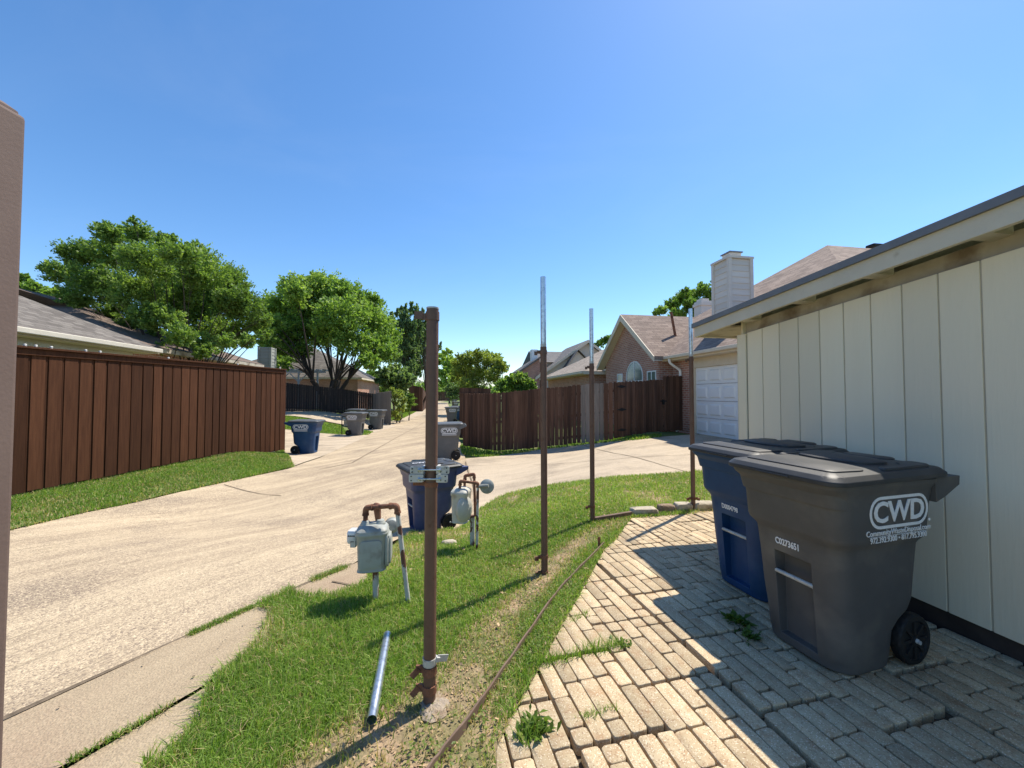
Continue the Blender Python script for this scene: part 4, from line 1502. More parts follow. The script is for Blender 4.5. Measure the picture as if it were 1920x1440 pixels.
def gas_meter_front():
    base = G(705, 1132)
    t = thing('gas_meter', 'grey gas meter with clear dial box on two leaning pipes beside the alley', 'gas meter', base)
    Y = base.y
    def L(px, py, dy=0.0):
        q = P(px, py, Y + dy)
        return Vector((q.x - base.x, q.y - base.y, q.z - base.z))
    # body between y 985 and 1068 of the view
    top, bot = L(697, 982), L(697, 1066)
    h = top.z - bot.z
    b = MB()
    meter_body(b, 0.205, 0.17, h)
    Mb = Matrix.Translation((bot.x + 0.004, bot.y, bot.z)) @ Matrix.Rotation(R(14), 4, 'Z')
    b.v = [tuple(Mb @ Vector(v)) for v in b.v]
    body = b.build('meter_body', m_meter, t, smooth=42, bevel=0.004)
    # bolted side cover bulging to the right
    c = MB()
    o = rrect(0.15, h * .78, 0.045, 5, 0, h * .45)
    o2 = rrect(0.12, h * .66, 0.035, 5, 0, h * .45)
    Mc = Mb @ Matrix.Translation((0.092, 0.0, 0)) @ Matrix(((0, 0, 1, 0), (1, 0, 0, 0), (0, 1, 0, 0), (0, 0, 0, 1)))
    rings = [[Mc @ Vector((p[0], p[1], z)) for p in oo] for oo, z in ((o, 0.0), (o, 0.016), (o2, 0.026), (o2, 0.036), (rrect(0.07, h * .4, 0.03, 5, 0, h * .45), 0.044))]
    c.loft(rings)
    cv = c.build('side_cover', m_meter, t, smooth=35, bevel=0.003)
    bo = MB()
    for sx, zz in ((-.06, .14), (-.06, .45), (-.06, .76), (.06, .14), (.06, .45), (.06, .76)):
        q = Mc @ Vector((sx, h * zz, 0.016))
        q2 = Mc @ Vector((sx, h * zz, 0.026))
        bo.tube([q, q2], 0.007, 6)
    bo.build('cover_bolt', m_meter, cv)
    # front flange
    fl = MB()
    o = rrect(0.15, h * .6, 0.03, 5, -0.004, h * .42)
    Mf = Mb @ Matrix.Translation((0, -0.086, 0)) @ Matrix(((1, 0, 0, 0), (0, 0, -1, 0), (0, 1, 0, 0), (0, 0, 0, 1)))
    fl.loft([[Mf @ Vector((p[0] * k, (p[1] - h * .42) * k + h * .42, z)) for p in o] for k, z in ((1, -0.01), (0.97, 0.008), (0.7, 0.012))])
    fl.build('front_panel', m_meter, t, smooth=40)
    # raised rim where the two castings meet, and the top manifold cap
    rm = MB()
    o = rrect(0.222, 0.19, 0.045, 5)
    rm.loft([[Mb @ Vector((p[0] * k, p[1] * k, h * z)) for p in o] for k, z in ((0.97, 0.80), (1.0, 0.815), (1.0, 0.855), (0.97, 0.87))])
    rm.build('casting_rim', m_meter, t, smooth=40)
    mc = MB()
    for sx in (-0.05, 0.052):
        mc.lathe([(0.036, 0.0), (0.036, 0.012), (0.03, 0.02), (0.024, 0.034)], Mb @ Matrix.Translation((sx, 0.01, h * 0.97)), 16)
    mc.box((-0.055, -0.012, h * 0.955), (0.055, 0.032, h * 1.03), M=Mb)
    mc.build('manifold', m_meter, t, smooth=40, bevel=0.003)
    # clear index box on the left
    i = MB()
    p0 = L(663, 1003, 0.01)
    i.loft([[(p0.x + p[0], p0.y + p[1], p0.z + z) for p in rrect(0.066 * k, 0.09 * k, 0.012, 4)] for k, z in ((0.85, -0.05), (1, -0.035), (1, 0.026), (0.86, 0.04))])
    i.build('dial_box', m_clear, t, smooth=40)
    dl = MB()
    for k in range(4):
        dl.tube([(p0.x - 0.018 + k * 0.013, p0.y - 0.0455, p0.z + 0.008), (p0.x - 0.018 + k * 0.013, p0.y - 0.0475, p0.z + 0.008)], 0.0052, 10)
    dl.build('dials', m_black, t)
    j = MB()
    j.cbox((p0.x + 0.036, p0.y, p0.z - 0.01), (0.03, 0.07, 0.105))
    j.cbox((p0.x + 0.012, p0.y - 0.03, p0.z - 0.05), (0.04, 0.03, 0.05))
    j.build('dial_mount', m_galvdull, t, bevel=0.004)
    # pipes
    r = 0.0165
    A, B = L(685, 985), L(686, 952)
    C, D = L(744, 948, -0.03), L(768, 1142, -0.03)
    D.z = -0.05
    for q, a_, b_ in ((B, A, C), (C, B, D)):
        f = MB()
        elbow(f, q, a_, b_, r)
        f.build('elbow', m_rust, t, smooth=40)
    f = MB()
    f.tube([B, C], r, 14)
    f.tube([A, B], r, 14)
    f.build('inlet_pipe', m_rust, t, smooth=40)
    f = MB()
    f.tube([C, D], r, 14)
    f.build('riser_pipe', m_rustpaint, t, smooth=40)
    A2, B2, C2 = L(708, 985, 0.04), L(707, 958, 0.05), L(706, 944, 0.05)
    f = MB()
    f.tube(roundpath([L(710, 992, 0.03), L(710, 948, 0.04), L(703, 946, 0.15), L(711, 992, 0.16)], 0.03, 6), r, 14)
    f.build('outlet_pipe', m_rust, t, smooth=40)
    for q, rr in ((A, 0.027), (L(704, 986, 0.02), 0.029)):
        n = MB()
        n.tube([q - Vector((0, 0, 0.035)), q + Vector((0, 0, 0.004))], rr, 8)
        n.build('union_nut', m_meter, t, bevel=0.002)
    # regulator disc behind
    rg = MB()
    c0 = L(735, 985, 0.12)
    Mr = Matrix.Translation(c0) @ Matrix.Rotation(R(75), 4, 'X') @ Matrix.Rotation(R(10), 4, 'Y')
    rg.lathe([(0.02, -0.045), (0.045, -0.04), (0.05, -0.018), (0.058, -0.012), (0.058, 0.0), (0.05, 0.006), (0.04, 0.03), (0.018, 0.036)], Mr, 28)
    rg.build('regulator', m_meter, t, smooth=35)
    # stub below the meter
    s = MB()
    q = L(704, 1062)
    s.tube([(q.x, q.y, q.z + 0.02), (0.0, 0, -0.05)], 0.021, 14)
    s.build('support_pipe', m_rustpaint, t, smooth=40)
    return t
gas_meter_front()

def gas_meter_back():
    base = G(888, 1032)
    t = thing('gas_meter', 'worn cream gas meter with round regulator disc on rusty pipes near the blue cart', 'gas meter', base)
    Y = base.y
    def L(px, py, dy=0.0):
        q = P(px, py, Y + dy)
        return Vector((q.x - base.x, q.y - base.y, q.z - base.z))
    bot, top = L(866, 978), L(866, 914)
    h = top.z - bot.z
    b = MB()
    meter_body(b, 0.165, 0.18, h)
    Mb = Matrix.Translation((bot.x - 0.008, bot.y, bot.z)) @ Matrix.Rotation(R(-12), 4, 'Z')
    b.v = [tuple(Mb @ Vector(v)) for v in b.v]
    b.build('meter_body', m_meterdirty, t, smooth=42, bevel=0.004)
    c = MB()
    Mc = Mb @ Matrix.Translation((0.06, -0.06, h * .42)) @ Matrix.Rotation(R(62), 4, 'Z') @ Matrix.Rotation(R(90), 4, 'X')
    c.lathe([(0.098, -0.02), (0.098, 0.006), (0.085, 0.016), (0.06, 0.034), (0.02, 0.040)], Mc, 28)
    c.v = [(x, y, (z - bot.z - h * .42) * 1.28 + bot.z + h * .42) for x, y, z in c.v]
    c.build('round_cover', m_meterdirty, t, smooth=35)
    d = MB()
    p0 = L(852, 924, -0.02)
    d.cbox(p0, (0.06, 0.10, 0.05))
    d.build('dial_box', m_meterdirty, t, bevel=0.008)
    r = 0.0135
    f = MB()
    def elb(p, a, b):
        e = MB()
        elbow(e, p, a, b, r, 0.026)
        e.build('elbow', m_rust, t, smooth=40)
    A, B, C = L(862, 918, -.03), L(863, 902, -.03), L(896, 906, -.03)
    D = L(894, 1036, -.03)
    f.tube([A, B], r, 12); f.tube([B, C], r, 12)
    elb(B, A, C)
    elb(C, B, D)
    A2, B2, C2 = L(871, 914, .08), L(872, 892, .08), L(889, 889, .08)
    D2 = L(888, 1036, .05)
    f.tube([A2, B2], r, 12); f.tube([B2, C2], r, 12)
    elb(B2, A2, C2)
    elb(C2, B2, D2)
    f.build('inlet_pipe', m_rust, t, smooth=40)
    g = MB()
    q = L(891, 968, .05)
    g.tube([C2, q], r, 12)
    g.build('riser_pipe', m_rust, t, smooth=40)
    g = MB()
    g.tube([C, (D.x, D.y, -0.05)], r, 12)
    g.build('riser_pipe', m_rustpaint, t, smooth=40)
    s = MB()
    s.cbox((D2.x - 0.014, 0.06, 0.13), (0.045, 0.045, 0.40))
    s.build('support_post', m_rustpaint, t, bevel=0.004)
    rg = MB()
    c0 = L(913, 912, 0.0)
    Mr = Matrix.Translation(c0) @ Matrix.Rotation(R(80), 4, 'X')
    rg.lathe([(0.03, -0.04), (0.062, -0.03), (0.072, -0.012), (0.072, 0.004), (0.064, 0.012), (0.03, 0.02)], Mr, 32)
    rr = rg.build('regulator', m_meter, t, smooth=35)
    ar = MB()
    ar.tube([L(898, 912, -.03), L(916, 911, -.05)], 0.017, 12)
    ar.build('regulator_arm', m_meter, rr, smooth=40)
    return t
gas_meter_back()

def white_rock():
    p = G(843, 1024)
    b = MB()
    rnd = random.Random(9)
    b.loft([[(0.085 * k * (1 + rnd.uniform(-.15, .15)) * math.cos(2 * math.pi * i / 14), 0.055 * k * (1 + rnd.uniform(-.15, .15)) * math.sin(2 * math.pi * i / 14), z) for i in range(14)] for k, z in ((0.9, 0.0), (1, 0.03), (0.8, 0.055), (0.4, 0.062))])
    o = b.build('white_rock', m_stone, smooth=60)
    o.location = (p.x, p.y, p.z)
    tag(o, 'flat white rock lying in the grass between the two meters', 'rock')
white_rock()

# weeds in the patio joints
def leafy(name, label, px, n, h, spread, tint, seed):
    p = G(*px)
    rnd = np.random.default_rng(seed)
    V, F, Tn = [], [], []
    for i in range(n):
        a = rnd.uniform(0, 2 * np.pi)
        el = rnd.uniform(0.25, 1.2)
        L = h * rnd.uniform(0.6, 1.2)
        b0 = np.array([rnd.normal(0, spread), rnd.normal(0, spread), rnd.uniform(0, h * .35)])
        d = np.array([np.cos(a) * np.cos(el), np.sin(a) * np.cos(el), np.sin(el)])
        sd = np.array([-np.sin(a), np.cos(a), 0]) * L * 0.16
        mid, tip = b0 + d * L * .5, b0 + d * L + np.array([0, 0, -L * .25])
        k = len(V)
        V += [b0, mid + sd, tip, mid - sd]
        F.append((k, k + 1, k + 2, k + 3))
        Tn += [float(np.clip(rnd.normal(tint, 0.3), -1, 1))] * 4
    o = np_mesh(name, np.array(V), np.array(F), np.zeros((0, 3), int), np.array(Tn), m_weed)
    o.location = (p.x, p.y, 0.0)
    return o
tag(leafy('weed', 'leafy weed growing from the patio edge near the bottom of the view', (1006, 1372), 90, 0.07, 0.028, -0.1, 1), 'leafy weed growing from the sunny patio edge near the bottom of the view', 'weed')
tag(leafy('weed', '', (1168, 1212), 50, 0.045, 0.022, 0.1, 2), 'low leafy weed at the end of the grass tuft across the sunny pavers', 'weed')
tag(leafy('weed', '', (1383, 1172), 60, 0.085, 0.03, -0.3, 3), 'feathery weed growing in the shaded paver joint beside the carts', 'weed')
tag(leafy('weed', '', (1402, 1198), 50, 0.06, 0.02, -0.4, 4), 'smaller weed just nearer than the feathery one in the shaded joint', 'weed')
tag(patch('grass_tuft', '', '', [(1010, 1252), (1060, 1238), (1120, 1222), (1165, 1212)], 0.018, 420, 0.085, 0.004, 0.05), 'line of long grass growing across the sunny pavers', 'grass tuft')
tag(patch('grass_tuft', '', '', [(975, 1390), (990, 1382), (1003, 1378)], 0.022, 160, 0.08, 0.004, -0.1), 'small grass tuft at the patio edge beside the leafy weed', 'grass tuft')
tag(patch('grass_tuft', '', '', [(1088, 1350), (1120, 1342), (1160, 1332)], 0.010, 150, 0.045, 0.003, -0.2), 'thin short grass in the joint of the nearest sunny pavers', 'grass tuft')
tag(patch('grass_tuft', '', '', [(1068, 1168), (1085, 1160), (1105, 1152)], 0.014, 140, 0.05, 0.0035, 0.1), 'thin grass tuft at the slanted patio edge below the second post', 'grass tuft')
# ------------------------------------------------------------------ more carts along the alley
far_grey = make_cart('trash_cart', 'grey trash cart half hidden behind the near brown post, on the alley edge', m_cartfar, m_lidgrey, fine=False, group='carts set out along the alley')
put(far_grey, (-1.93, 11.55), -80)
far_blue = make_cart('recycling_cart', 'bright blue recycling cart standing alone by the end of the left brown fence', m_cartblue, m_lidgrey, fine=False, group='carts set out along the alley')
put(far_blue, P(574, 850, 12.75), 95)
def far_cart(src, px, Y, deg, label, scale=1.0):
    c = copy_tree(src)
    q = P(px, 800, Y)
    put(c, q, deg, scale)
    c['label'] = label
    return c
def far_meter():
    q = P(649, 800, 18.6)
    q.z = float(terr(q.x, q.y))
    t = thing('gas_meter', 'small distant gas meter on thin dark pipes, left of the front grey cart', 'gas meter', q)
    b = MB()
    meter_body(b, 0.2, 0.17, 0.3)
    b.v = [(x, y, z + 0.42) for x, y, z in b.v]
    b.build('meter_body', m_meter, t, smooth=42)
    for x0, x1 in ((0.06, -0.22), (0.05, 0.16)):
        p = MB()
        p.tube(roundpath([(x0 - 0.06, 0.02, 0.70), (x0 - 0.06, 0.02, 0.86), (x1, 0.03, 0.86), (x1, 0.03, -0.05)], 0.05, 4), 0.022, 10)
        p.build('riser_pipe', m_black, t, smooth=40)
far_meter()
far_cart(far_grey, 667, 18.3, 88, 'grey trash cart on the left lawn, in front of a shorter one')
far_cart(far_grey, 668, 23.0, 85, 'grey trash cart mostly hidden behind another on the left lawn', 0.95)
far_cart(far_grey, 706, 21.5, 88, 'dark grey trash cart on the left driveway, beside the light weathered fence panel')
far_cart(far_grey, 847, 26.5, -82, 'grey trash cart on the right alley edge beside the dark fence end')
far_cart(far_blue, 858, 28.5, -82, 'blue recycling cart tucked behind the grey cart on the right alley edge')
far_cart(far_grey, 854, 47, -82, 'small distant grey cart on the right where the alley narrows')
far_cart(far_grey, 851, 62, -82, 'tiny dark cart farthest along the right alley edge')

# ------------------------------------------------------------------ wooden fences
def fence_run(path, tops, pitch, bw, gap_of, mats, parent, name='pickets', dogear=True, thick=0.018, seed=0, kick=0.03, mat_of=None, side=0.0, raise_of=None):
    """pickets along a polyline; tops = height of the top at each vertex (world z)"""
    rnd = random.Random(seed)
    mb = MB((-parent.location.x, -parent.location.y, -parent.location.z))
    for (a, za), (b, zb) in zip(zip(path[:-1], tops[:-1]), zip(path[1:], tops[1:])):
        a, b = Vector((a[0], a[1], 0)), Vector((b[0], b[1], 0))
        d = b - a
        L = d.length
        d.normalize()
        n = Vector((-d.y, d.x, 0))
        k = max(1, int(round(L / pitch)))
        for i in range(k):
            s = (i + 0.5) * L / k
            w = bw * rnd.uniform(0.94, 1.04)
            c = a + d * s + n * (side + rnd.uniform(-0.003, 0.003))
            zt = za + (zb - za) * s / L + rnd.uniform(-0.012, 0.012)
            zb0 = float(terr(c.x, c.y)) + kick + rnd.uniform(0, 0.03)
            tl = rnd.uniform(-0.004, 0.004)
            e = 0.03 if dogear else 0.0
            wb = w - (rnd.uniform(0.0, 0.016) if dogear else 0.0)
            prof = [(-wb / 2, zb0), (wb / 2, zb0), (w / 2 + tl, zt - e), (w / 2 - e + tl, zt), (-w / 2 + e + tl, zt), (-w / 2 + tl, zt - e)] if dogear else [(-w / 2, zb0), (w / 2, zb0), (w / 2, zt), (-w / 2, zt)]
            m = len(prof)
            vs = [c + d * p[0] + n * (thick / 2 * sg) + Vector((0, 0, p[1])) for sg in (-1, 1) for p in prof]
            fs = [tuple(range(m)), tuple(range(m, 2 * m))[::-1]] + [(q, m + q, m + (q + 1) % m, (q + 1) % m) for q in range(m)]
            mb.add(vs, fs, rnd.uniform(-1, 1), (mat_of(c, s) if mat_of else 0))
    return mb.build(name, mats, parent, recalc=True)

def rails(path, zs, mat, parent, side=0.03, size=(0.035, 0.085), name='rail'):
    o = parent.location
    for z_of in zs:
        mb = MB((-o.x, -o.y, -o.z))
        for i in range(len(path) - 1):
            a, b = Vector((path[i][0], path[i][1], 0)), Vector((path[i + 1][0], path[i + 1][1], 0))
            d = (b - a).normalized()
            n = Vector((-d.y, d.x, 0))
            za, zb = z_of(i), z_of(i + 1)
            vs = []
            for p, z in ((a, za), (b, zb)):
                for s, h in ((0, 0), (1, 0), (1, 1), (0, 1)):
                    q = p + n * (side + s * size[0])
                    vs.append((q.x, q.y, z + (h - .5) * size[1]))
            mb.add(vs, [(0, 1, 2, 3), (7, 6, 5, 4), (0, 4, 5, 1), (1, 5, 6, 2), (2, 6, 7, 3), (3, 7, 4, 0)])
        mb.build(name, mat, parent, recalc=True)

def left_fence():
    a, b = G(22, 935), G(531, 846)
    za, zb = P(30, 652, a.y).z, P(531, 694, b.y).z
    d = (a - b).normalized()
    a2 = a + d * 2.2
    za2 = za + (za - zb) * 2.2 / (a - b).length
    t = thing('board_fence', 'tall dark brown stained board fence with flat cap, left of the alley', 'fence', b)
    path, tops = [b, a2], [zb, za2]
    rnd = random.Random(3)
    fence_run(path, tops, 0.236, 0.198, None, m_fencebrown, t, 'face_boards', False, 0.012, 1, 0.05, side=0.0)
    fence_run(path, tops, 0.236, 0.25, None, m_fencebrown, t, 'back_boards', False, 0.016, 2, 0.05, side=-0.0165)
    L = (a2 - b).length
    dd = (a2 - b).normalized()
    n = Vector((-dd.y, dd.x, 0))
    def slab(name, s0, s1, z0, z1, o0=0.0, o1=None):
        mb = MB((-b.x, -b.y, -b.z))
        vs = []
        for s, zz in ((o0, zb), (o1 if o1 is not None else L, za2 if o1 is None else zb + (za2 - zb) * o1 / L)):
            for p, z in ((s0, z0), (s1, z0), (s1, z1), (s0, z1)):
                q = b + dd * s + n * p
                vs.append((q.x, q.y, zz + z))
        mb.add(vs, [(0, 1, 2, 3), (7, 6, 5, 4), (0, 4, 5, 1), (1, 5, 6, 2), (2, 6, 7, 3), (3, 7, 4, 0)])
        return mb.build(name, m_fencebrown, t, recalc=True, bevel=0.004)
    slab('cap_board', -0.085, 0.075, 0.0, 0.036, -0.03)
    slab('top_trim', 0.0105, 0.034, -0.105, -0.001, -0.01)
    # end return: the corner post
    mb = MB((-b.x, -b.y, -b.z))
    Mx = Matrix.Translation(b) @ Matrix.Rotation(math.atan2(dd.y, dd.x), 4, 'Z')
    mb.box((-0.10, -0.10, 0.0), (-0.006, -0.004, zb - b.z - 0.004), M=Mx)
    mb.build('end_post', m_fencebrown, t, bevel=0.004)
    for px in (43, 68, 96, 158, 187, 315, 446, 525):
        f = (px - 531) / (22 - 531)
        # perspective-correct position along the run
        q0, q1 = b, a
        best = min((abs(960 + 721 * (q0.lerp(q1, s / 200).x / q0.lerp(q1, s / 200).y) - px), s / 200) for s in range(0, 201))
        p = q0.lerp(q1, best[1])
        zz = zb + (za - zb) * best[1] + 0.036
        k = MB()
        k.lathe([(0.02, 0.0), (0.022, 0.006), (0.016, 0.014), (0.022, 0.024), (0.018, 0.036), (0.006, 0.042)], Matrix(), 14)
        o = k.build('cap_light', m_galvdull, smooth=45)
        o.location = p + n * -0.01
        o.location.z = zz
        tag(o, 'small round pale light sitting on the cap of the left brown fence', 'fence light', 'pale lights along the left fence cap')
left_fence()

HOUSE_V = 8.14
def right_fence():
    pc = G(924, 848)
    pl = G(868, 838)
    pe = Vector((*uv2w(12.35, HOUSE_V - 0.02, 0).xy, 0))
    pm1, pm2 = G(1040, 838.5), G(1150, 827)
    path = [pl, pc, pm1, pm2, pe]
    tops = [P(866, 738.5, pl.y).z, P(924, 737, pc.y).z, P(1040, 726, pm1.y).z, P(1150, 716.5, pm2.y).z, P(1262, 709, pe.y).z]
    t = thing('picket_fence', 'weathered red brown dog eared picket fence with slits of light, right of the alley', 'fence', pc)
    grey = lambda c, s: 1 if 1086 < 960 + 721 * c.x / c.y < 1129 else 0
    f = fence_run(path[:4], tops[:4], 0.142, 0.1425, None, [m_fencered, m_fencegrey], t, 'pickets', True, 0.018, 11, 0.04, grey)
    # the stretch after the hinges swings: a gate
    g = bpy.data.objects.new('gate', None)
    COL.objects.link(g)
    g.parent = t
    d = (pe - pm2)
    gs = pm2.lerp(pe, 0.0)
    ge = pm2.lerp(pe, 0.70)
    tz = lambda s: tops[3] + (tops[4] - tops[3]) * s
    class _O: pass
    fr = fence_run([gs + d.normalized() * 0.02, ge], [tz(0), tz(0.7)], 0.142, 0.139, None, m_fencered, t, 'gate_boards', True, 0.018, 13, 0.05)
    fr.parent = g
    fence_run([ge + d.normalized() * 0.02, pe], [tz(0.7) + 0.1, tz(1) + 0.08], 0.142, 0.139, None, m_fencered, t, 'end_pickets', True, 0.018, 14, 0.05)
    dn = d.normalized()
    nn = Vector((-dn.y, dn.x, 0))
    for py in (725, 768, 806):
        q = P(1172, py, gs.lerp(ge, 0.16).y)
        c = gs.lerp(ge, 0.16)
        h = MB((-pc.x, -pc.y, -pc.z))
        Mx = Matrix.Translation((c.x, c.y, q.z)) @ Matrix.Rotation(math.atan2(dn.y, dn.x), 4, 'Z') @ Matrix.Rotation(R(90), 4, 'X')
        h.prism([(-0.2, 0), (-0.03, -0.045), (0, -0.05), (0.03, -0.045), (0.2, 0), (0.03, 0.045), (0, 0.05), (-0.03, 0.045)], Mx @ Matrix.Translation((0, 0, 0.012)), 0.012)
        h.build('hinge', m_black, g, recalc=True)
    q = P(1233, 752, ge.y)
    h = MB((-pc.x, -pc.y, -pc.z))
    Mx = Matrix.Translation((ge.x, ge.y, q.z)) @ Matrix.Rotation(math.atan2(dn.y, dn.x), 4, 'Z')
    h.box((-0.12, -0.05, -0.02), (0.12, -0.012, 0.02), M=Mx)
    h.box((-0.03, -0.06, -0.12), (0.02, -0.012, 0.05), M=Mx)
    h.build('latch', m_black, g)
    rails(path, [lambda i: tops[i] - 0.28, lambda i: (tops[i] + float(terr(path[i].x, path[i].y))) / 2, lambda i: float(terr(path[i].x, path[i].y)) + 0.28], m_fencered, t, 0.02)
right_fence()

def plain_fence(name, label, path, tops, mats, seed, pitch=0.15, bw=0.146, dogear=True, cap=False):
    o = path[0]
    t = thing(name, label, 'fence', (o[0], o[1], float(terr(o[0], o[1]))))
    fence_run(path, tops, pitch, bw, None, mats, t, 'pickets', dogear, 0.02, seed, 0.0)
    rails(path, [lambda i: tops[i] - 0.25, lambda i: float(terr(path[i][0], path[i][1])) + 0.3], mats, t, 0.02)
    return t
plain_fence('board_fence', 'taller plain brown fence end rising just beyond the picket fence corner', [P(920, 760, 16.5), P(862, 760, 17.0), P(862, 760, 24)], [P(920, 729, 16.5).z, P(862, 727, 17).z, P(862, 730, 24).z], m_fencered, 21, dogear=False)
YD = 27.5
plain_fence('board_fence', 'shaded blackish wooden fence behind the left driveway', [P(470, 760, YD), P(532, 760, YD), P(640, 760, YD + 1.2), P(700, 760, YD + 1.6)], [P(470, 711, YD).z, P(532, 717, YD).z, P(640, 729, YD + 1.2).z, P(700, 738, YD + 1.6).z], m_fencedark, 22)
plain_fence('board_fence', 'light grey bare wood fence panel at the end of the shaded fence', [P(699, 760, YD + 1.6), P(733, 760, YD - 3.2)], [P(699, 738, YD + 1.6).z, P(733, 733, YD - 3.2).z], m_fencegrey, 23)
YE = 44
plain_fence('board_fence', 'small red brown fence far down the left side of the alley', [P(766, 760, YE), P(792, 760, YE), P(800, 760, YE + 14)], [P(766, 720, YE).z, P(787, 727, YE).z, P(800, 738, YE + 14).z], m_fencered, 24, dogear=False)
plain_fence('board_fence', 'low brown fence closing the far end of the alley under the trees', [P(795, 750, 118), P(905, 750, 118)], [P(795, 735, 118).z, P(905, 735, 118).z], m_fencered, 25, 0.5, 0.49, False)

# ------------------------------------------------------------------ houses
def poly_obj(name, verts, faces, mat, parent, off, recalc=True):
    mb = MB(off)
    mb.add(verts, faces)
    return mb.build(name, mat, parent, recalc=recalc)

def hip(name, u0, u1, v0, v1, ez, rise, mat, parent, off, thick=0.14, ridge='v', fascia=None, inset=None):
    """hip roof over a rectangle; the ridge runs along the given axis"""
    um, vm = (u0 + u1) / 2, (v0 + v1) / 2
    k = inset if inset is not None else (min(u1 - u0, v1 - v0) / 2)
    if ridge == 'v':
        r0, r1 = (v0 + k, um, ez + rise), (v1 - k, um, ez + rise)
    else:
        r0, r1 = (vm, u0 + k, ez + rise), (vm, u1 - k, ez + rise)
    c = [(v0, u0, ez), (v1, u0, ez), (v1, u1, ez), (v0, u1, ez)]
    vs = c + [r0, r1]
    if ridge == 'v':
        fs = [(0, 3, 4), (0, 4, 5, 1), (1, 5, 2), (2, 5, 4, 3)]
    else:
        fs = [(0, 1, 4), (1, 2, 5, 4), (2, 3, 5), (3, 0, 4, 5)]
    r = poly_obj(name, vs, fs, mat, parent, off)
    mb = MB(off)
    e = 0.012
    mb.box((v0 + e, u0 + e, ez - thick), (v1 - e, u1 - e, ez - 0.002))
    mb.build('fascia', fascia or m_trim, r)
    return r

def siding_box(parent, name, off, v0, v1, u0, u1, z0, z1, mat, course=0.17):
    """lap siding courses on all four sides plus corner boards"""
    mb = MB(off)
    z = z0
    i = 0
    rnd = random.Random(int(z0 * 10))
    while z < z1 - 0.01:
        h = min(course, z1 - z)
        a, b = 0.022, 0.004
        vs = [(v0 - a, u0 - a, z), (v1 + a, u0 - a, z), (v1 + a, u1 + a, z), (v0 - a, u1 + a, z), (v0 - b, u0 - b, z + h), (v1 + b, u0 - b, z + h), (v1 + b, u1 + b, z + h), (v0 - b, u1 + b, z + h)]
        mb.add(vs, [(3, 2, 1, 0), (4, 5, 6, 7), (0, 1, 5, 4), (1, 2, 6, 5), (2, 3, 7, 6), (3, 0, 4, 7)], rnd.uniform(-1, 1))
        z += course
        i += 1
    o = mb.build(name, mat, parent)
    cb = MB(off)
    for vv in (v0, v1):
        for uu in (u0, u1):
            cb.cbox((vv, uu, (z0 + z1) / 2), (0.11, 0.11, z1 - z0))
    cb.build('corner_board', mat, o)
    return o

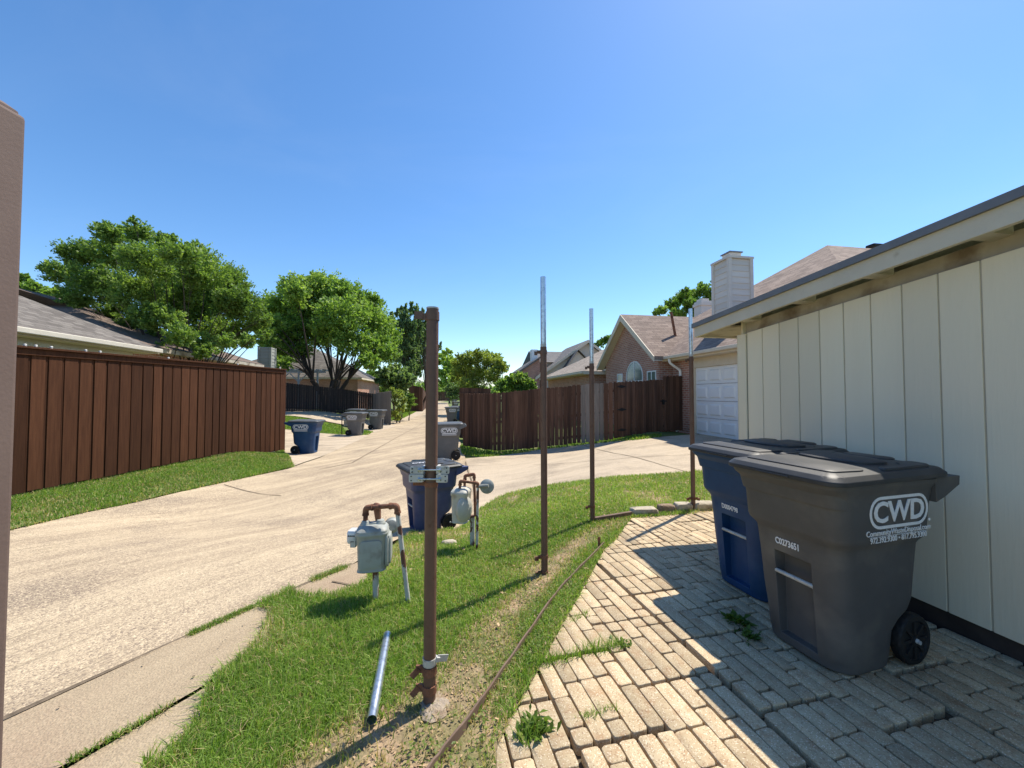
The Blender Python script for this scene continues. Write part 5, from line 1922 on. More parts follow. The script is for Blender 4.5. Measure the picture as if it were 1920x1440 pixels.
def neighbour_house():
    gz = 0.2
    v, u0 = HOUSE_V, 12.35
    h = thing('brick_house', 'red brick house with steep gable, rose shingle roof and white garage door', 'house', uv2w(u0, v, gz), GR)
    off = (-v, -u0, -gz)
    ez = 2.78
    ud = PV(1302, 750, v)[0]
    w = MB(off)
    w.box((v, ud + 0.12, gz - 0.3), (v + 0.2, 18.6, ez - 0.05))
    w.box((v, 5.2, gz - 0.3), (v + 0.2, ud - 5.0, ez - 0.05))
    w.box((v + 0.2, 18.4, gz - 0.3), (24, 18.6, ez - 0.05))
    w.box((v + 0.2, 5.2, gz - 0.3), (24, 5.4, ez - 0.05))
    w.build('wall', m_brickred, h)
    hd = MB(off)
    dz = PV(1302, 690, v)[1]
    hd.box((v - 0.012, ud - 5.0, dz), (v + 0.15, ud + 0.12, ez - 0.052))
    hd.box((v - 0.02, ud, gz - 0.1), (v + 0.1, ud + 0.119, dz - 0.001))
    hd.build('door_trim', m_trim, h, bevel=0.005)
    gd = MB(off)
    rows, colsn = 4, 8
    W = 4.95
    H = (dz - gz) / rows
    for r in range(rows):
        gd.box((v + 0.06, ud - 5.0, gz + r * H + 0.006), (v + 0.11, ud - 0.01, gz + (r + 1) * H - 0.006))
        for c in range(colsn):
            uu = ud - 0.02 - (c + 0.5) * W / colsn
            a, b = W / colsn * 0.40, H * 0.33
            zc = gz + (r + .5) * H
            vs = [(v + 0.0595, uu - a, zc - b), (v + 0.0595, uu + a, zc - b), (v + 0.0595, uu + a, zc + b), (v + 0.0595, uu - a, zc + b)]
            q = 0.045
            vs += [(v + 0.03, uu - a + q, zc - b + q), (v + 0.03, uu + a - q, zc - b + q), (v + 0.03, uu + a - q, zc + b - q), (v + 0.03, uu - a + q, zc + b - q)]
            gd.add(vs, [(4, 5, 6, 7), (0, 1, 5, 4), (1, 2, 6, 5), (2, 3, 7, 6), (3, 0, 4, 7)])
    gd.build('garage_door', m_garagedoor, h, recalc=False)
    rf = hip('main_roof', 5.8, 18.5, v - 0.42, 30, ez + 0.09, 7.02 - ez, m_roofred, h, off, 0.17, 'v', m_trim, 6.3)
    gt = MB(off)
    gt.box((v - 0.54, 5.7, ez - 0.02), (v - 0.421, PV(1243, 676, v - 0.55)[0] + 0.1, ez + 0.085))
    gt.build('gutter', m_trim, rf, bevel=0.015)
    dn = MB(off)
    ux = PV(1279, 750, v)[0]
    dn.tube(roundpath([(v - 0.48, ux, ez - 0.02), (v - 0.46, ux, ez - 0.16), (v - 0.06, ux, ez - 0.42), (v - 0.06, ux, gz + 0.14), (v - 0.25, ux, gz + 0.03)], 0.06, 4), 0.045, 8)
    dn.build('downspout', m_white, h, smooth=40)
    # cross gable
    vg = v - 0.55
    gu, pz = PV(1178, 590, vg)
    gr = PV(1243, 676, vg)[0]
    gl = 2 * gu - gr
    ezg = ez + 0.10
    k = (pz - ezg) / (gl - gu)
    tri = MB(off)
    a = 0.28
    pr = [(gr + a, gz - 0.3), (gl - a, gz - 0.3), (gl - a, ezg + k * a - 0.12), (gu, pz - 0.16), (gr + a, ezg + k * a - 0.12)]
    vs = [(vg - 0.012, p[0], p[1]) for p in pr] + [(vg + 0.2, p[0], p[1]) for p in pr]
    tri.add(vs, [(0, 1, 2, 3, 4), (9, 8, 7, 6, 5)] + [(i, 5 + i, 5 + (i + 1) % 5, (i + 1) % 5) for i in range(5)])
    tri.build('gable_wall', m_brickred, h, recalc=True)
    sw = MB(off)
    sw.box((vg + 0.2, gr + a, gz - 0.3), (v + 0.1, gr + a + 0.2, ez))
    sw.box((vg + 0.2, gr + a + 0.2, gz - 0.3), (vg + 0.21, gl - a, ez))
    sw.build('wing_wall', m_brickred, h)
    vb = v + 6.5
    for nm, e in (('left', gl), ('right', gr)):
        sgn = 1 if e > gu else -1
        tk = 0.12
        vs = []
        for vv in (vg - 0.34, vb):
            vs += [(vv, gu, pz), (vv, e, ezg), (vv, e, ezg - tk), (vv, gu, pz - tk * 1.3)]
        fs = [(0, 1, 2, 3), (7, 6, 5, 4), (0, 4, 5, 1), (1, 5, 6, 2), (2, 6, 7, 3), (3, 7, 4, 0)]
        g = poly_obj('gable_roof', vs, fs, m_roofred, h, off)
        rk = MB(off)
        d1 = 0.20
        vs = []
        for vv in (vg - 0.375, vg - 0.341):
            vs += [(vv, gu, pz - 0.008), (vv, e + sgn * 0.02, ezg - 0.008), (vv, e + sgn * 0.02, ezg - d1), (vv, gu, pz - d1 * 1.4)]
        rk.add(vs, fs)
        rk.build('rake_board', m_trim, g, recalc=True)
        sf = MB(off)
        vs = []
        for zz in (0, 0.02):
            vs += [(vg - 0.34, gu, pz - tk * 1.3 - 0.03 - zz), (vg - 0.34, e, ezg - tk - 0.03 - zz), (vg - 0.013, e, ezg - tk - 0.03 - zz), (vg - 0.013, gu, pz - tk * 1.3 - 0.03 - zz)]
        sf.add(vs, fs)
        sf.build('rake_soffit', m_trim, g, recalc=True)
    # windows
    def window(px0, px1, py0, py1, arch):
        ua, zt = PV(px0, py0, vg)
        ub, _ = PV(px1, py0, vg)
        _, zb = PV((px0 + px1) / 2, py1, vg)
        _, zt = PV((px0 + px1) / 2, py0, vg)
        uc, hw = (ua + ub) / 2, abs(ua - ub) / 2
        def outline(g):
            if not arch: return [(uc - hw + g, zb + g), (uc + hw - g, zb + g), (uc + hw - g, zt - g), (uc - hw + g, zt - g)]
            zs = zt - hw * 0.9
            return [(uc - hw + g, zb + g), (uc + hw - g, zb + g)] + [(uc + (hw - g) * math.cos(R(a_)), zs + (zt - zs - g) * math.sin(R(a_))) for a_ in range(0, 181, 15)]
        o1, o2 = outline(0), outline(0.05)
        fm = MB(off)
        n = len(o1)
        x0, x1 = vg - 0.03, vg + 0.02
        vs = [(x0, *p) for p in o1] + [(x0, *p) for p in o2] + [(x1, *p) for p in o1] + [(x1, *p) for p in o2]
        fs = []
        for i in range(n):
            j = (i + 1) % n
            fs += [(i, j, n + j, n + i), (2 * n + i, 2 * n + j, j, i), (n + i, n + j, 3 * n + j, 3 * n + i)]
        fm.add(vs, fs)
        if hw > 0.3:
            fm.box((vg - 0.028, uc - 0.025, zb + 0.04), (vg - 0.005, uc + 0.025, zt - 0.04))
        fr = fm.build('window', m_white, h, recalc=True)
        gl_ = MB(off)
        gl_.add([(vg - 0.0165, *p) for p in outline(0.045)], [tuple(range(n))])
        gl_.build('pane', m_glass, fr)
    window(1175, 1206, 677, 716, True)
    window(1158, 1168, 701, 716, False)
    window(1214, 1231, 695, 716, False)
    # siding chimney on the roof
    c0 = w2uv(P(1369, 600, 12.6))
    ch = siding_box(h, 'chimney', off, c0[1], c0[1] + 0.80, c0[0], c0[0] + 0.76, 3.2, 6.02, m_siding, 0.2)
    cp = MB(off)
    cp.box((c0[1] - 0.07, c0[0] - 0.07, 6.021), (c0[1] + 0.87, c0[0] + 0.83, 6.09))
    cp.box((c0[1] + 0.2, c0[0] + 0.2, 6.0905), (c0[1] + 0.62, c0[0] + 0.58, 6.30))
    cp.box((c0[1] + 0.16, c0[0] + 0.16, 6.301), (c0[1] + 0.66, c0[0] + 0.62, 6.34), mat=1)
    cp.build('chimney_cap', [m_siding, m_drip], ch)
    # leaning vent pipe and a square roof vent
    vp = MB(off)
    a_, b_ = P(1272, 652, 15.2), P(1258, 585, 15.2)
    ua, va = w2uv(a_); ub, vb2 = w2uv(b_)
    vp.tube([(va, ua, a_.z - 0.2), (vb2, ub, b_.z)], 0.05, 10)
    vp.build('vent_pipe', m_rust, h, smooth=40)
    fl = MB(off)
    fl.lathe([(0.2, -0.12), (0.13, 0.06), (0.09, 0.12)], Matrix.Translation((va, ua, a_.z)), 14)
    fl.build('vent_flashing', m_white, h, smooth=40)
    q = P(1640, 462, 15.5)
    uq, vq = w2uv(q)
    bx = MB(off)
    bx.cbox((vq, uq, q.z), (0.5, 0.35, 0.14))
    bx.build('roof_vent', m_black, h, bevel=0.04)
neighbour_house()

def second_chimney():
    c = P(1318, 600, 24)
    u, v = w2uv(c)
    t = thing('brick_house', 'house behind the brick one, only its whitish chimney and a strip of rose roof showing', 'house', uv2w(u, v, 0.2), GR)
    off = (-v, -u, -0.2)
    m = MB(off)
    m.box((v - 4, u - 3, 0.0), (v + 6, u + 6, 2.8))
    m.build('wall', m_brickred, t)
    hip('roof', u - 3.5, u + 6.5, v - 4.5, v + 6.5, 2.9, 3.0, m_roofred, t, off, 0.15, 'v', m_trim, 4.5)
    ch = MB(off)
    zt = P(1318, 566, 24).z
    ch.box((v - 0.36, u - 0.36, 3), (v + 0.36, u + 0.36, zt))
    ch.box((v - 0.42, u - 0.42, zt - 0.3), (v + 0.42, u + 0.42, zt - 0.12))
    ch.box((v - 0.25, u - 0.25, zt + 0.001), (v + 0.25, u + 0.25, zt + 0.16))
    ch.build('chimney', m_siding, t, bevel=0.01)
second_chimney()

def simple_house(label, u0, u1, v0, v1, gz, ez, rise, roofmat, wallmat, ridge='u', inset=None, name='house', fascia=None):
    t = thing(name, label, 'house', uv2w((u0 + u1) / 2, (v0 + v1) / 2, gz), GR)
    off = (-(v0 + v1) / 2, -(u0 + u1) / 2, -gz)
    m = MB(off)
    m.box((v0 + 0.45, u0 + 0.45, gz - 0.4), (v1 - 0.45, u1 - 0.45, ez - 0.16))
    m.build('wall', wallmat, t)
    hip('roof', u0, u1, v0, v1, ez, rise, roofmat, t, off, 0.16, ridge, fascia or m_trim, inset)
    return t, off

# left: grey roof with pale gutter just behind the brown fence
def left_house():
    A, B = P(30, 612, 8.2), P(301, 655, 12.3)
    ua, va = w2uv(A); ub, vb = w2uv(B)
    v1 = (va + vb) / 2
    ez = (A.z + B.z) / 2
    t, off = simple_house('house behind the left brown fence with sunlit grey shingle roof and pale gutter', -1.0, ub, v1 - 9, v1, 0.0, ez, 2.6, m_roofgrey, m_brickred, 'u', 4.5, fascia=m_fascia)
    g = MB(off)
    g.box((v1 - 0.011, -0.9, ez - 0.13), (v1 + 0.11, ub - 0.02, ez + 0.0))
    g.build('gutter', m_fascia, t, bevel=0.02)
    s = MB(off)
    s.box((v1 - 0.55, -0.9, ez - 0.42), (v1 - 0.44, ub - 0.45, ez - 0.165))
    s.build('frieze_board', m_fascia, t)
left_house()

def left_house2():
    A = P(496, 684, 22)
    u1, v1 = w2uv(A)
    ez = A.z - 0.0
    t, off = simple_house('house with shaded brown roof behind the large windblown tree', u1 - 9.5, u1, v1 - 14, v1, 0.3, ez, P(330, 575, 19).z - ez, m_roofbrown, m_brickred, 'u', 6, fascia=m_soffit)
    c = P(500, 660, 23.5)
    u, v = w2uv(c)
    siding_box(t, 'chimney', off, v - 0.3, v + 0.35, u - 0.3, u + 0.3, 0.3, P(500, 652, 23.5).z, m_sidingshaded, 0.2)
left_house2()

def left_house3():
    A = P(705, 713, 41)
    u1, v1 = w2uv(A)
    t, off = simple_house('tan roofed brick house behind the multi trunk tree and the shaded fence', u1 - 6.8, u1 + 5, v1 - 13, v1, 0.3, A.z, P(585, 655, 43).z - A.z, m_roofgrey, m_brickred, 'u', 5.5)
    # pergola
    c = P(560, 710, 30.5)
    u, v = w2uv(c)
    p = thing('pergola', 'pale grey timber pergola with angled braces above the shaded fence', 'pergola', uv2w(u, v, 0.3), GR)
    top = P(560, 699, 30.5).z - 0.3
    for dv in (-1.4, 0.0, 1.4):
        for du in (0,):
            b = MB()
            b.box((dv - 0.06, du - 0.06, 0), (dv + 0.06, du + 0.06, top))
            b.build('post', m_pergola, p)
            if dv < 1.4:
                b = MB()
                b.tube([(dv, du, top - 0.75), (dv + 0.65, du, top - 0.05)], 0.045, 6)
                b.tube([(dv, du, top - 0.75), (dv - 0.65, du, top - 0.05)], 0.045, 6)
                b.build('brace', m_pergola, p)
    b = MB()
    b.box((-2.0, -0.05, top), (2.0, 0.05, top + 0.2))
    b.build('beam', m_pergola, p)
    b = MB()
    for k in range(9):
        b.box((-1.9 + k * 0.47, -0.4, top + 0.201), (-1.83 + k * 0.47, 1.6, top + 0.3))
    b.build('rafters', m_pergola, p)
left_house3()

def right_far_house():
    # tan hip roof over brick, nearest
    A = P(1034, 706, 25)
    u, v = w2uv(A)
    t, off = simple_house('brick house with a speckled tan hip roof, left of the brick gable', u - 6, u + 3, v, v + 9, 0.0, A.z, 2.35, m_rooftan, m_brickred, 'v', 4.5)
    g = MB(off)
    g.box((v - 0.1, u - 5.9, A.z - 0.12), (v - 0.001, u + 2.9, A.z))
    g.build('gutter', m_trim, t)
    # taller grey-roofed house behind, with siding dormer and white chimney
    Y = 33
    C = P(1060, 700, Y)
    u, v = w2uv(C)
    t = thing('siding_house', 'two storey house with dark grey roof, pale siding and white chimney', 'house', uv2w(u, v, 0), GR)
    off = (-v, -u, 0)
    z1 = P(1060, 678, Y).z
    z2 = P(1060, 651, Y).z
    w = MB(off)
    vl, vr = w2uv(P(1012, 700, Y))[1], w2uv(P(1165, 700, Y))[1]
    w.box((vl, u, 0), (vr, u + 7, z1))
    w.build('wall', m_fascia, t)
    # main roof: ridge along v
    rd = MB(off)
    rd.add([(vl - 0.3, u - 0.4, z1 - 0.1), (vr, u - 0.4, z1 - 0.1), (vr, u + 3.5, z2), (vl - 0.3, u + 3.5, z2), (vl - 0.3, u + 7.4, z1 - 0.1), (vr, u + 7.4, z1 - 0.1)], [(0, 1, 2, 3), (3, 2, 5, 4), (0, 3, 4), (1, 5, 2)])
    rd.build('roof', m_rooffar, t)
    # big front gable whose slope runs down to the left
    pk = P(1103, 637, Y - 1.5)
    lf = P(1000, 708, Y - 1.5)
    rt = P(1165, 680, Y - 1.5)
    up = w2uv(pk)[0]
    vp_, vlf, vrt = w2uv(pk)[1], w2uv(lf)[1], w2uv(rt)[1]
    gb = MB(off)
    ug = up
    gb.add([(vlf, ug, lf.z), (vp_, ug, pk.z), (vrt, ug, rt.z), (vlf, ug + 6, lf.z), (vp_, ug + 6, pk.z), (vrt, ug + 6, rt.z)], [(0, 1, 4, 3), (1, 2, 5, 4)])
    gr_ = gb.build('gable_roof', m_rooffar, t, recalc=False)
    k = MB(off)
    k.add([(vlf + 0.6, ug + 0.3, 0), (vrt - 0.1, ug + 0.3, 0), (vrt - 0.1, ug + 0.3, rt.z - 0.1), (vp_, ug + 0.3, pk.z - 0.2), (vlf + 0.6, ug + 0.3, lf.z + 0.1)], [(0, 1, 2, 3, 4)])
    k.build('gable_wall', m_fascia, t)
    rk = MB(off)
    for p, q in (((vlf, lf.z), (vp_, pk.z)), ((vp_, pk.z), (vrt, rt.z))):
        vs = []
        for uu in (ug - 0.06, ug - 0.001):
            vs += [(p[0], uu, p[1] - 0.005), (q[0], uu, q[1] - 0.005), (q[0], uu, q[1] - 0.25), (p[0], uu, p[1] - 0.25)]
        rk.add(vs, [(0, 1, 2, 3), (7, 6, 5, 4), (0, 4, 5, 1), (1, 5, 6, 2), (2, 6, 7, 3), (3, 7, 4, 0)])
    rk.build('rake_board', m_trim, gr_, recalc=True)
    # small inner gable dormer
    d0, d1, d2 = P(1060, 690, Y - 2.2), P(1083, 659, Y - 2.2), P(1104, 678, Y - 2.2)
    q = [w2uv(x) for x in (d0, d1, d2)]
    dm = MB(off)
    uu = q[1][0]
    dm.add([(q[0][1], uu, d0.z), (q[1][1], uu, d1.z), (q[2][1], uu, d2.z), (q[2][1], uu, d2.z - 1.2), (q[0][1], uu, d0.z - 0.8)], [(0, 1, 2, 3, 4)])
    dmo = dm.build('dormer_wall', m_fascia, t)
    dr = MB(off)
    dr.add([(q[0][1] - 0.2, uu - 0.25, d0.z - 0.2), (q[1][1], uu - 0.25, d1.z + 0.12), (q[1][1], uu + 2.5, d1.z + 0.12), (q[0][1] - 0.2, uu + 2.5, d0.z - 0.2), (q[2][1] + 0.2, uu - 0.25, d2.z - 0.1), (q[2][1] + 0.2, uu + 2.5, d2.z - 0.1)], [(0, 1, 2, 3), (1, 4, 5, 2)])
    dr.build('dormer_roof', m_rooffar, dmo)
    ch = MB(off)
    a = P(1001, 700, Y - 1)
    uc, vc = w2uv(a)
    ch.box((vc - 0.25, uc - 0.3, 2), (vc + 0.25, uc + 0.3, P(1001, 656, Y - 1).z))
    ch.build('chimney', m_white, t)
    # lower brick wing to the left with a raking edge
    bw = MB(off)
    e0, e1 = P(975, 697, Y - 2), P(1012, 672, Y - 2)
    (ua, va), (ub, vb) = w2uv(e0), w2uv(e1)
    bw.add([(va, ub, 0), (vb, ub, 0), (vb, ub, e1.z), (va, ub, e0.z), (va, ub + 4, 0), (vb, ub + 4, 0), (vb, ub + 4, e1.z), (va, ub + 4, e0.z)], [(0, 1, 2, 3), (7, 6, 5, 4), (2, 3, 7, 6)][0:2] + [(0, 3, 7, 4), (1, 5, 6, 2)])
    bwo = bw.build('brick_wing', m_brickred, t, recalc=True)
    br = MB(off)
    vs = []
    for zz in (0.0, 0.14):
        vs += [(va - 0.2, ub - 0.25, e0.z - 0.12 + zz), (vb + 0.1, ub - 0.25, e1.z + 0.06 + zz), (vb + 0.1, ub + 4, e1.z + 0.06 + zz), (va - 0.2, ub + 4, e0.z - 0.12 + zz)]
    br.add(vs, [(3, 2, 1, 0), (4, 5, 6, 7), (0, 1, 5, 4), (1, 2, 6, 5), (2, 3, 7, 6), (3, 0, 4, 7)])
    br.build('wing_roof', [m_rooffar], bwo, recalc=True)
    for px, py in ((1085, 648), (1095, 660)):
        s = MB(off)
        a = P(px, py, Y - 0.5)
        uu, vv = w2uv(a)
        s.tube([(vv, uu, a.z - 1.2), (vv, uu, a.z)], 0.06, 8)
        s.build('vent_pipe', m_drip, t)
right_far_house()

# ------------------------------------------------------------------ trees
def tree(name, label, base, clumps, stems, leafmat_, barkmat, n, size, cat='tree', group=None, seed=1, trunk_r=0.16, split=0.25, elong=1.7, up=0.25, flat=0.75, droop=0.0, hang=0.0, along=None):
    """clumps: list of (x, y, z, r) in world space; limbs run from the base into the clumps"""
    rnd = np.random.default_rng(seed)
    pr = random.Random(seed)
    t = thing(name, label, cat, base, 0, group)
    base = Vector(base)
    C = np.array([[c[0] - base.x, c[1] - base.y, c[2] - base.z, c[3]] for c in clumps])
    tb = MB()
    order = list(range(len(C)))
    pr.shuffle(order)
    hmean = float(C[:, 2].mean())
    roots = []
    for s in range(stems):
        a = 2 * math.pi * s / stems + pr.uniform(-0.4, 0.4)
        sp = split * hmean
        r0 = trunk_r * pr.uniform(0.75, 1.05) * (1 if stems == 1 else 0.75)
        o = 0.0 if stems == 1 else trunk_r * 0.9
        p0 = Vector((o * math.cos(a), o * math.sin(a), -0.2))
        p1 = Vector((o * math.cos(a) * 1.8 + pr.uniform(-.1, .1), o * math.sin(a) * 1.8 + pr.uniform(-.1, .1), sp * 0.5))
        p2 = Vector((o * math.cos(a) * (2.4 + sp) + pr.uniform(-.15, .15), o * math.sin(a) * (2.4 + sp) + pr.uniform(-.15, .15), sp))
        tb.tube([p0, p0.lerp(p1, .5), p1, p1.lerp(p2, .5), p2], [r0 * 1.25, r0, r0 * .92, r0 * .85, r0 * .78], 10)
        roots.append((p2, r0 * .78))
    for k, i in enumerate(order):
        c = Vector(C[i, :3])
        q, r0 = min(roots, key=lambda w: (Vector((c.x, c.y, 0)) - Vector((w[0].x, w[0].y, 0)) * 3).length + pr.uniform(0, 1.0))
        m1 = q.lerp(c, 0.35) + Vector((pr.uniform(-.2, .2), pr.uniform(-.2, .2), 0.12 * (c - q).length))
        m2 = q.lerp(c, 0.7) + Vector((pr.uniform(-.25, .25), pr.uniform(-.25, .25), 0.10 * (c - q).length))
        rr = r0 * pr.uniform(0.32, 0.6)
        path = roundpath([q, m1, m2, c], 0.9, 3)
        rs = [rr * (1 - 0.88 * j / (len(path) - 1)) for j in range(len(path))]
        tb.tube(path, rs, 7)
        for _ in range(3):
            e = c + Vector((pr.gauss(0, 1), pr.gauss(0, 1), pr.gauss(0.2, 0.8))).normalized() * C[i, 3] * 0.9
            st = m2.lerp(c, pr.uniform(0, 0.9))
            tb.tube([st, st.lerp(e, .5) + Vector((0, 0, .06)), e], [rr * .22, rr * .14, rr * .05], 5)
    tb.build('trunk', barkmat, t, smooth=50)
    # leaves: clustered on twigs inside each clump
    wts = C[:, 3] ** 2
    wts /= wts.sum()
    V, Tn = [], []
    per = 26
    ntw = n // per
    ci = rnd.choice(len(C), ntw, p=wts)
    d = rnd.normal(size=(ntw, 3))
    d /= np.linalg.norm(d, axis=1)[:, None]
    rad = rnd.random(ntw) ** 0.42 * rnd.uniform(0.86, 1.12, ntw)
    tw = C[ci, :3] + d * (C[ci, 3] * rad)[:, None] * np.array([1, 1, flat])
    shade = rnd.normal(0, 0.22, ntw) + 0.22 * rnd.normal(size=len(C))[ci]
    axis = d * np.array([1, 1, 0.6]) + np.array([0, 0, up]) + (np.array(along) if along is not None else 0)
    axis += rnd.normal(0, 0.3, (ntw, 3))
    axis /= np.linalg.norm(axis, axis=1)[:, None]
    s = rnd.uniform(-0.5, 1.0, (ntw, per, 1)) * (C[ci, 3] * 0.34)[:, None, None]
    pos = tw[:, None, :] + axis[:, None, :] * s + rnd.normal(0, 1, (ntw, per, 3)) * (C[ci, 3] * 0.085)[:, None, None]
    pos = pos.reshape(-1, 3)
    N = len(pos)
    la = np.repeat(axis, per, 0) + rnd.normal(0, 0.7, (N, 3)) - np.array([0, 0, droop])
    la /= np.linalg.norm(la, axis=1)[:, None]
    nr = rnd.normal(0, 0.75, (N, 3)) + np.array([0, 0, 0.75])
    nr -= la * (nr * la).sum(1)[:, None]
    nr /= np.linalg.norm(nr, axis=1)[:, None]
    bn = np.cross(nr, la)
    L = (size * rnd.uniform(0.65, 1.25, N))[:, None]
    Wd = L / elong
    v = np.stack([pos - la * L * .5, pos + bn * Wd * .5, pos + la * L * .5, pos - bn * Wd * .5], 1).reshape(-1, 3)
    i4 = np.arange(N) * 4
    tint = np.clip(np.repeat(shade, per) + rnd.normal(0, 0.28, N), -1, 1)
    np_mesh('crown', v, np.stack([i4, i4 + 1, i4 + 2, i4 + 3], 1), np.zeros((0, 3), int), np.repeat(tint, 4), leafmat_, t)
    return t

def clump_px(lst, Y, depth, seed, k=1.0, extra=0):
    """crown masses measured in the view: (px, py, radius_px); each gets its own distance within the crown's real depth"""
    rnd = random.Random(seed)
    out = []
    for px, py, r in lst:
        y = Y + rnd.uniform(-1, 1) * depth
        q = P(px, py, y)
        out.append((q.x, q.y, q.z, r / 721 * y * k))
    for _ in range(extra):
        px, py, r = rnd.choice(lst)
        y = Y + rnd.uniform(-1, 1) * depth
        q = P(px + rnd.uniform(-r, r) * .8, py + rnd.uniform(-r, r) * .6, y)
        out.append((q.x, q.y, q.z, r / 721 * y * k * rnd.uniform(0.45, 0.75)))
    return out

def basept(px, Y):
    q = P(px, 720, Y)
    return (q.x, q.y, float(terr(q.x, q.y)))

tree('spreading_tree', 'large windblown olive green tree with many thin stems behind the left fence', basept(338, 16.5),
     clump_px([(205, 440, 24), (260, 440, 26), (310, 455, 22), (150, 478, 32), (215, 478, 38), (275, 490, 40), (335, 478, 30), (120, 515, 30), (185, 530, 40), (250, 545, 42), (320, 530, 46), (380, 510, 44), (430, 530, 36), (140, 555, 26), (210, 580, 26), (285, 595, 32), (350, 580, 42), (410, 575, 42), (455, 575, 36), (475, 605, 26), (400, 625, 34), (335, 630, 26), (440, 630, 28), (330, 648, 22), (380, 645, 24), (425, 640, 20), (290, 628, 20), (250, 600, 24), (300, 570, 30), (370, 545, 34), (490, 600, 18), (498, 628, 14), (465, 640, 16), (95, 505, 16), (250, 415, 10), (195, 425, 12), (365, 470, 20), (375, 660, 16), (300, 655, 14)], 16.5, 2.6, 3, 0.9, 22),
     9, m_leafelm, m_barkdark, 150000, 0.12, seed=3, trunk_r=0.15, split=0.16, elong=1.9, up=0.5, flat=0.9, along=(-0.25, 0, 0.2))
tree('rounded_tree', 'full rounded green tree with several dark trunks behind the shaded fence', basept(618, 30),
     clump_px([(560, 540, 30), (610, 540, 34), (655, 555, 30), (690, 570, 26), (530, 570, 34), (585, 580, 42), (640, 590, 42), (695, 600, 36), (725, 630, 26), (540, 620, 38), (600, 625, 34), (660, 640, 36), (710, 655, 32), (730, 665, 20), (520, 650, 26), (555, 660, 26), (690, 680, 22), (505, 610, 24), (640, 545, 22), (590, 525, 16), (715, 605, 18), (535, 680, 16), (500, 575, 18), (498, 640, 16), (745, 640, 12)], 30, 3.4, 5, 0.95, 16),
     6, m_leafmid, m_barkdark, 90000, 0.23, seed=5, trunk_r=0.30, split=0.34, elong=1.8)
tree('conifer_like_tree', 'tall dark tree with upswept pointed branches behind the near post', basept(788, 46),
     clump_px([(735, 600, 7), (745, 588, 6), (753, 582, 6), (762, 584, 7), (771, 578, 6), (780, 582, 7), (790, 588, 6), (797, 600, 6), (728, 618, 8), (740, 622, 11), (755, 612, 12), (770, 610, 12), (785, 612, 12), (796, 622, 9), (748, 645, 12), (765, 640, 14), (782, 640, 13), (796, 648, 11), (757, 668, 13), (775, 668, 13), (790, 676, 11), (745, 668, 9), (780, 695, 11), (765, 695, 10), (805, 640, 6), (812, 632, 4), (820, 655, 5), (826, 648, 4)], 46, 3.0, 7, 0.9, 10),
     2, m_leafdark, m_barkdark, 40000, 0.34, seed=7, trunk_r=0.25, split=0.2, elong=2.6, up=2.4, flat=2.3)
tree('small_tree', 'small dark green bushy tree at the foot of the tall pointed tree', basept(740, 34),
     clump_px([(722, 700, 14), (742, 698, 18), (760, 710, 16), (735, 715, 18), (715, 715, 10), (752, 722, 14)], 34, 1.2, 8, 1.0, 4),
     1, m_leafdark, m_barkdark, 10000, 0.3, seed=8, trunk_r=0.1)
tree('pale_tree', 'pale green tree far down the alley just right of the near post', basept(846, 85),
     clump_px([(835, 672, 14), (850, 690, 18), (832, 700, 14), (866, 705, 14), (845, 715, 14), (880, 715, 10), (828, 720, 10), (838, 660, 8)], 85, 3.5, 9, 1.0, 5),
     2, m_leafbright, m_bark, 11000, 0.6, seed=9, trunk_r=0.3)
tree('olive_tree', 'airy olive green tree above the end of the picket fence', basept(886, 36),
     clump_px([(880, 675, 20), (905, 672, 20), (925, 680, 18), (940, 690, 14), (860, 680, 14), (870, 700, 22), (900, 702, 24), (925, 705, 18), (890, 725, 18), (862, 668, 8), (895, 660, 9), (915, 662, 9), (945, 690, 8), (870, 720, 14), (855, 712, 10)], 36, 2.0, 10, 0.95, 6),
     3, m_leafyellow, m_barkdark, 30000, 0.17, seed=10, trunk_r=0.12)
tree('shrub', 'bright green shrub spilling over the top of the picket fence', basept(965, 19.5),
     clump_px([(945, 722, 14), (962, 715, 15), (978, 712, 14), (990, 718, 10), (955, 708, 8), (975, 728, 16), (940, 730, 10), (1000, 724, 8)], 19.5, 0.7, 11, 1.0, 5),
     3, m_leafmid, m_barkdark, 10000, 0.14, 'shrub', seed=11, trunk_r=0.05)
tree('shrub', 'dark rounded evergreen shrub beside the far alley, beyond the fence end', basept(850, 50),
     clump_px([(848, 728, 12), (855, 738, 12), (862, 730, 10), (845, 742, 9)], 50, 1.0, 12), 1, m_leafdark, m_barkdark, 4000, 0.22, 'shrub', seed=12, trunk_r=0.08)
tree('roadside_tree', 'feathery tree behind the brick house, left of the siding chimney', basept(1285, 38),
     clump_px([(1240, 582, 12), (1260, 572, 16), (1280, 560, 18), (1300, 552, 14), (1320, 545, 16), (1335, 560, 18), (1300, 575, 20), (1270, 590, 16), (1330, 585, 20), (1230, 588, 8), (1315, 535, 8), (1285, 545, 8), (1345, 530, 12)], 38, 2.4, 13, 0.85, 5),
     2, m_leafmid, m_bark, 30000, 0.24, seed=13, trunk_r=0.2, elong=2.6, up=1.0)
tree('roadside_tree', 'tree top peeping between the grey roofs and the brick gable', basept(1140, 60),
     clump_px([(1135, 640, 10), (1148, 634, 9), (1125, 645, 8), (1155, 642, 8)], 60, 1.5, 14), 1, m_leafmid, m_bark, 3000, 0.35, seed=14, trunk_r=0.2)
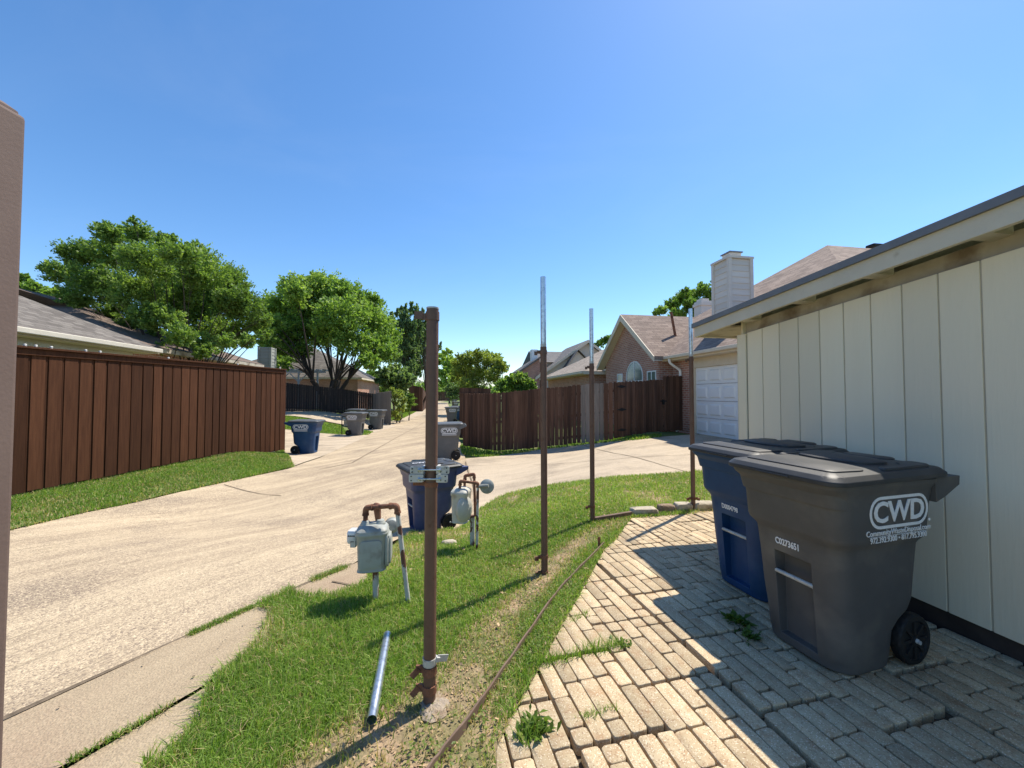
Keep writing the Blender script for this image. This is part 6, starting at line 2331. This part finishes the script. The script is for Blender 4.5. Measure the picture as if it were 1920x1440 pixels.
tree('background_tree', 'dark tree top seen behind the ridge of the far left roof', basept(75, 26),
     clump_px([(40, 530, 16), (60, 545, 18), (85, 555, 20), (110, 560, 20), (140, 570, 14), (100, 580, 18), (45, 520, 8), (130, 590, 14), (70, 575, 18)], 26, 1.5, 15, 1.0, 3),
     2, m_leafmid, m_barkdark, 16000, 0.25, seed=15, trunk_r=0.2)
tree('background_tree', 'bright green tree low behind the left chimney and pergola', basept(528, 36),
     clump_px([(520, 680, 14), (535, 690, 14), (505, 700, 12), (545, 675, 12), (525, 665, 10)], 36, 1.2, 16), 1, m_leafbright, m_bark, 5000, 0.2, seed=16, trunk_r=0.15)
tree('background_tree', 'green tree low behind the hipped grey roof, left of the small bushy tree', basept(708, 60),
     clump_px([(690, 712, 14), (705, 705, 16), (718, 715, 14), (730, 722, 12), (698, 725, 12), (712, 730, 12)], 60, 1.6, 41, 1.0, 4), 2, m_leafmid, m_bark, 6000, 0.36, seed=41, trunk_r=0.15)
tree('climbing_vine', 'yellow green vine hanging over the end of the grey fence panel', basept(748, 26.2),
     clump_px([(737, 732, 8), (748, 740, 11), (742, 755, 8), (752, 765, 9), (738, 775, 9), (758, 750, 8), (746, 783, 7)], 26.2, 0.35, 17, 1.0, 5), 2, m_leafyellow, m_bark, 4200, 0.12, 'vine', seed=17, trunk_r=0.06)
tree('shrub', 'leafy green bush growing beside the vine at the alley edge', basept(767, 28.5),
     clump_px([(765, 750, 9), (772, 758, 9), (762, 768, 8), (770, 742, 5), (775, 748, 5)], 28.5, 0.4, 18, 1.0, 4), 2, m_leafmid, m_bark, 2600, 0.13, 'shrub', seed=18, trunk_r=0.04)
bk = []
rb_ = random.Random(31)
far_clumps = []
for px in list(range(600, 780, 8)) + list(range(780, 1010, 8)):
    y = rb_.uniform(120, 170)
    q = P(px, rb_.uniform(712, 738) if px < 780 else rb_.uniform(722, 738), y)
    far_clumps.append((q.x, q.y, q.z, rb_.uniform(9, 15) / 721 * y))
tree('distant_trees', 'low line of distant trees closing the view down the alley', basept(850, 150), far_clumps, 6, m_leafmid, m_bark, 22000, 0.8, 'trees', seed=19, trunk_r=0.3)
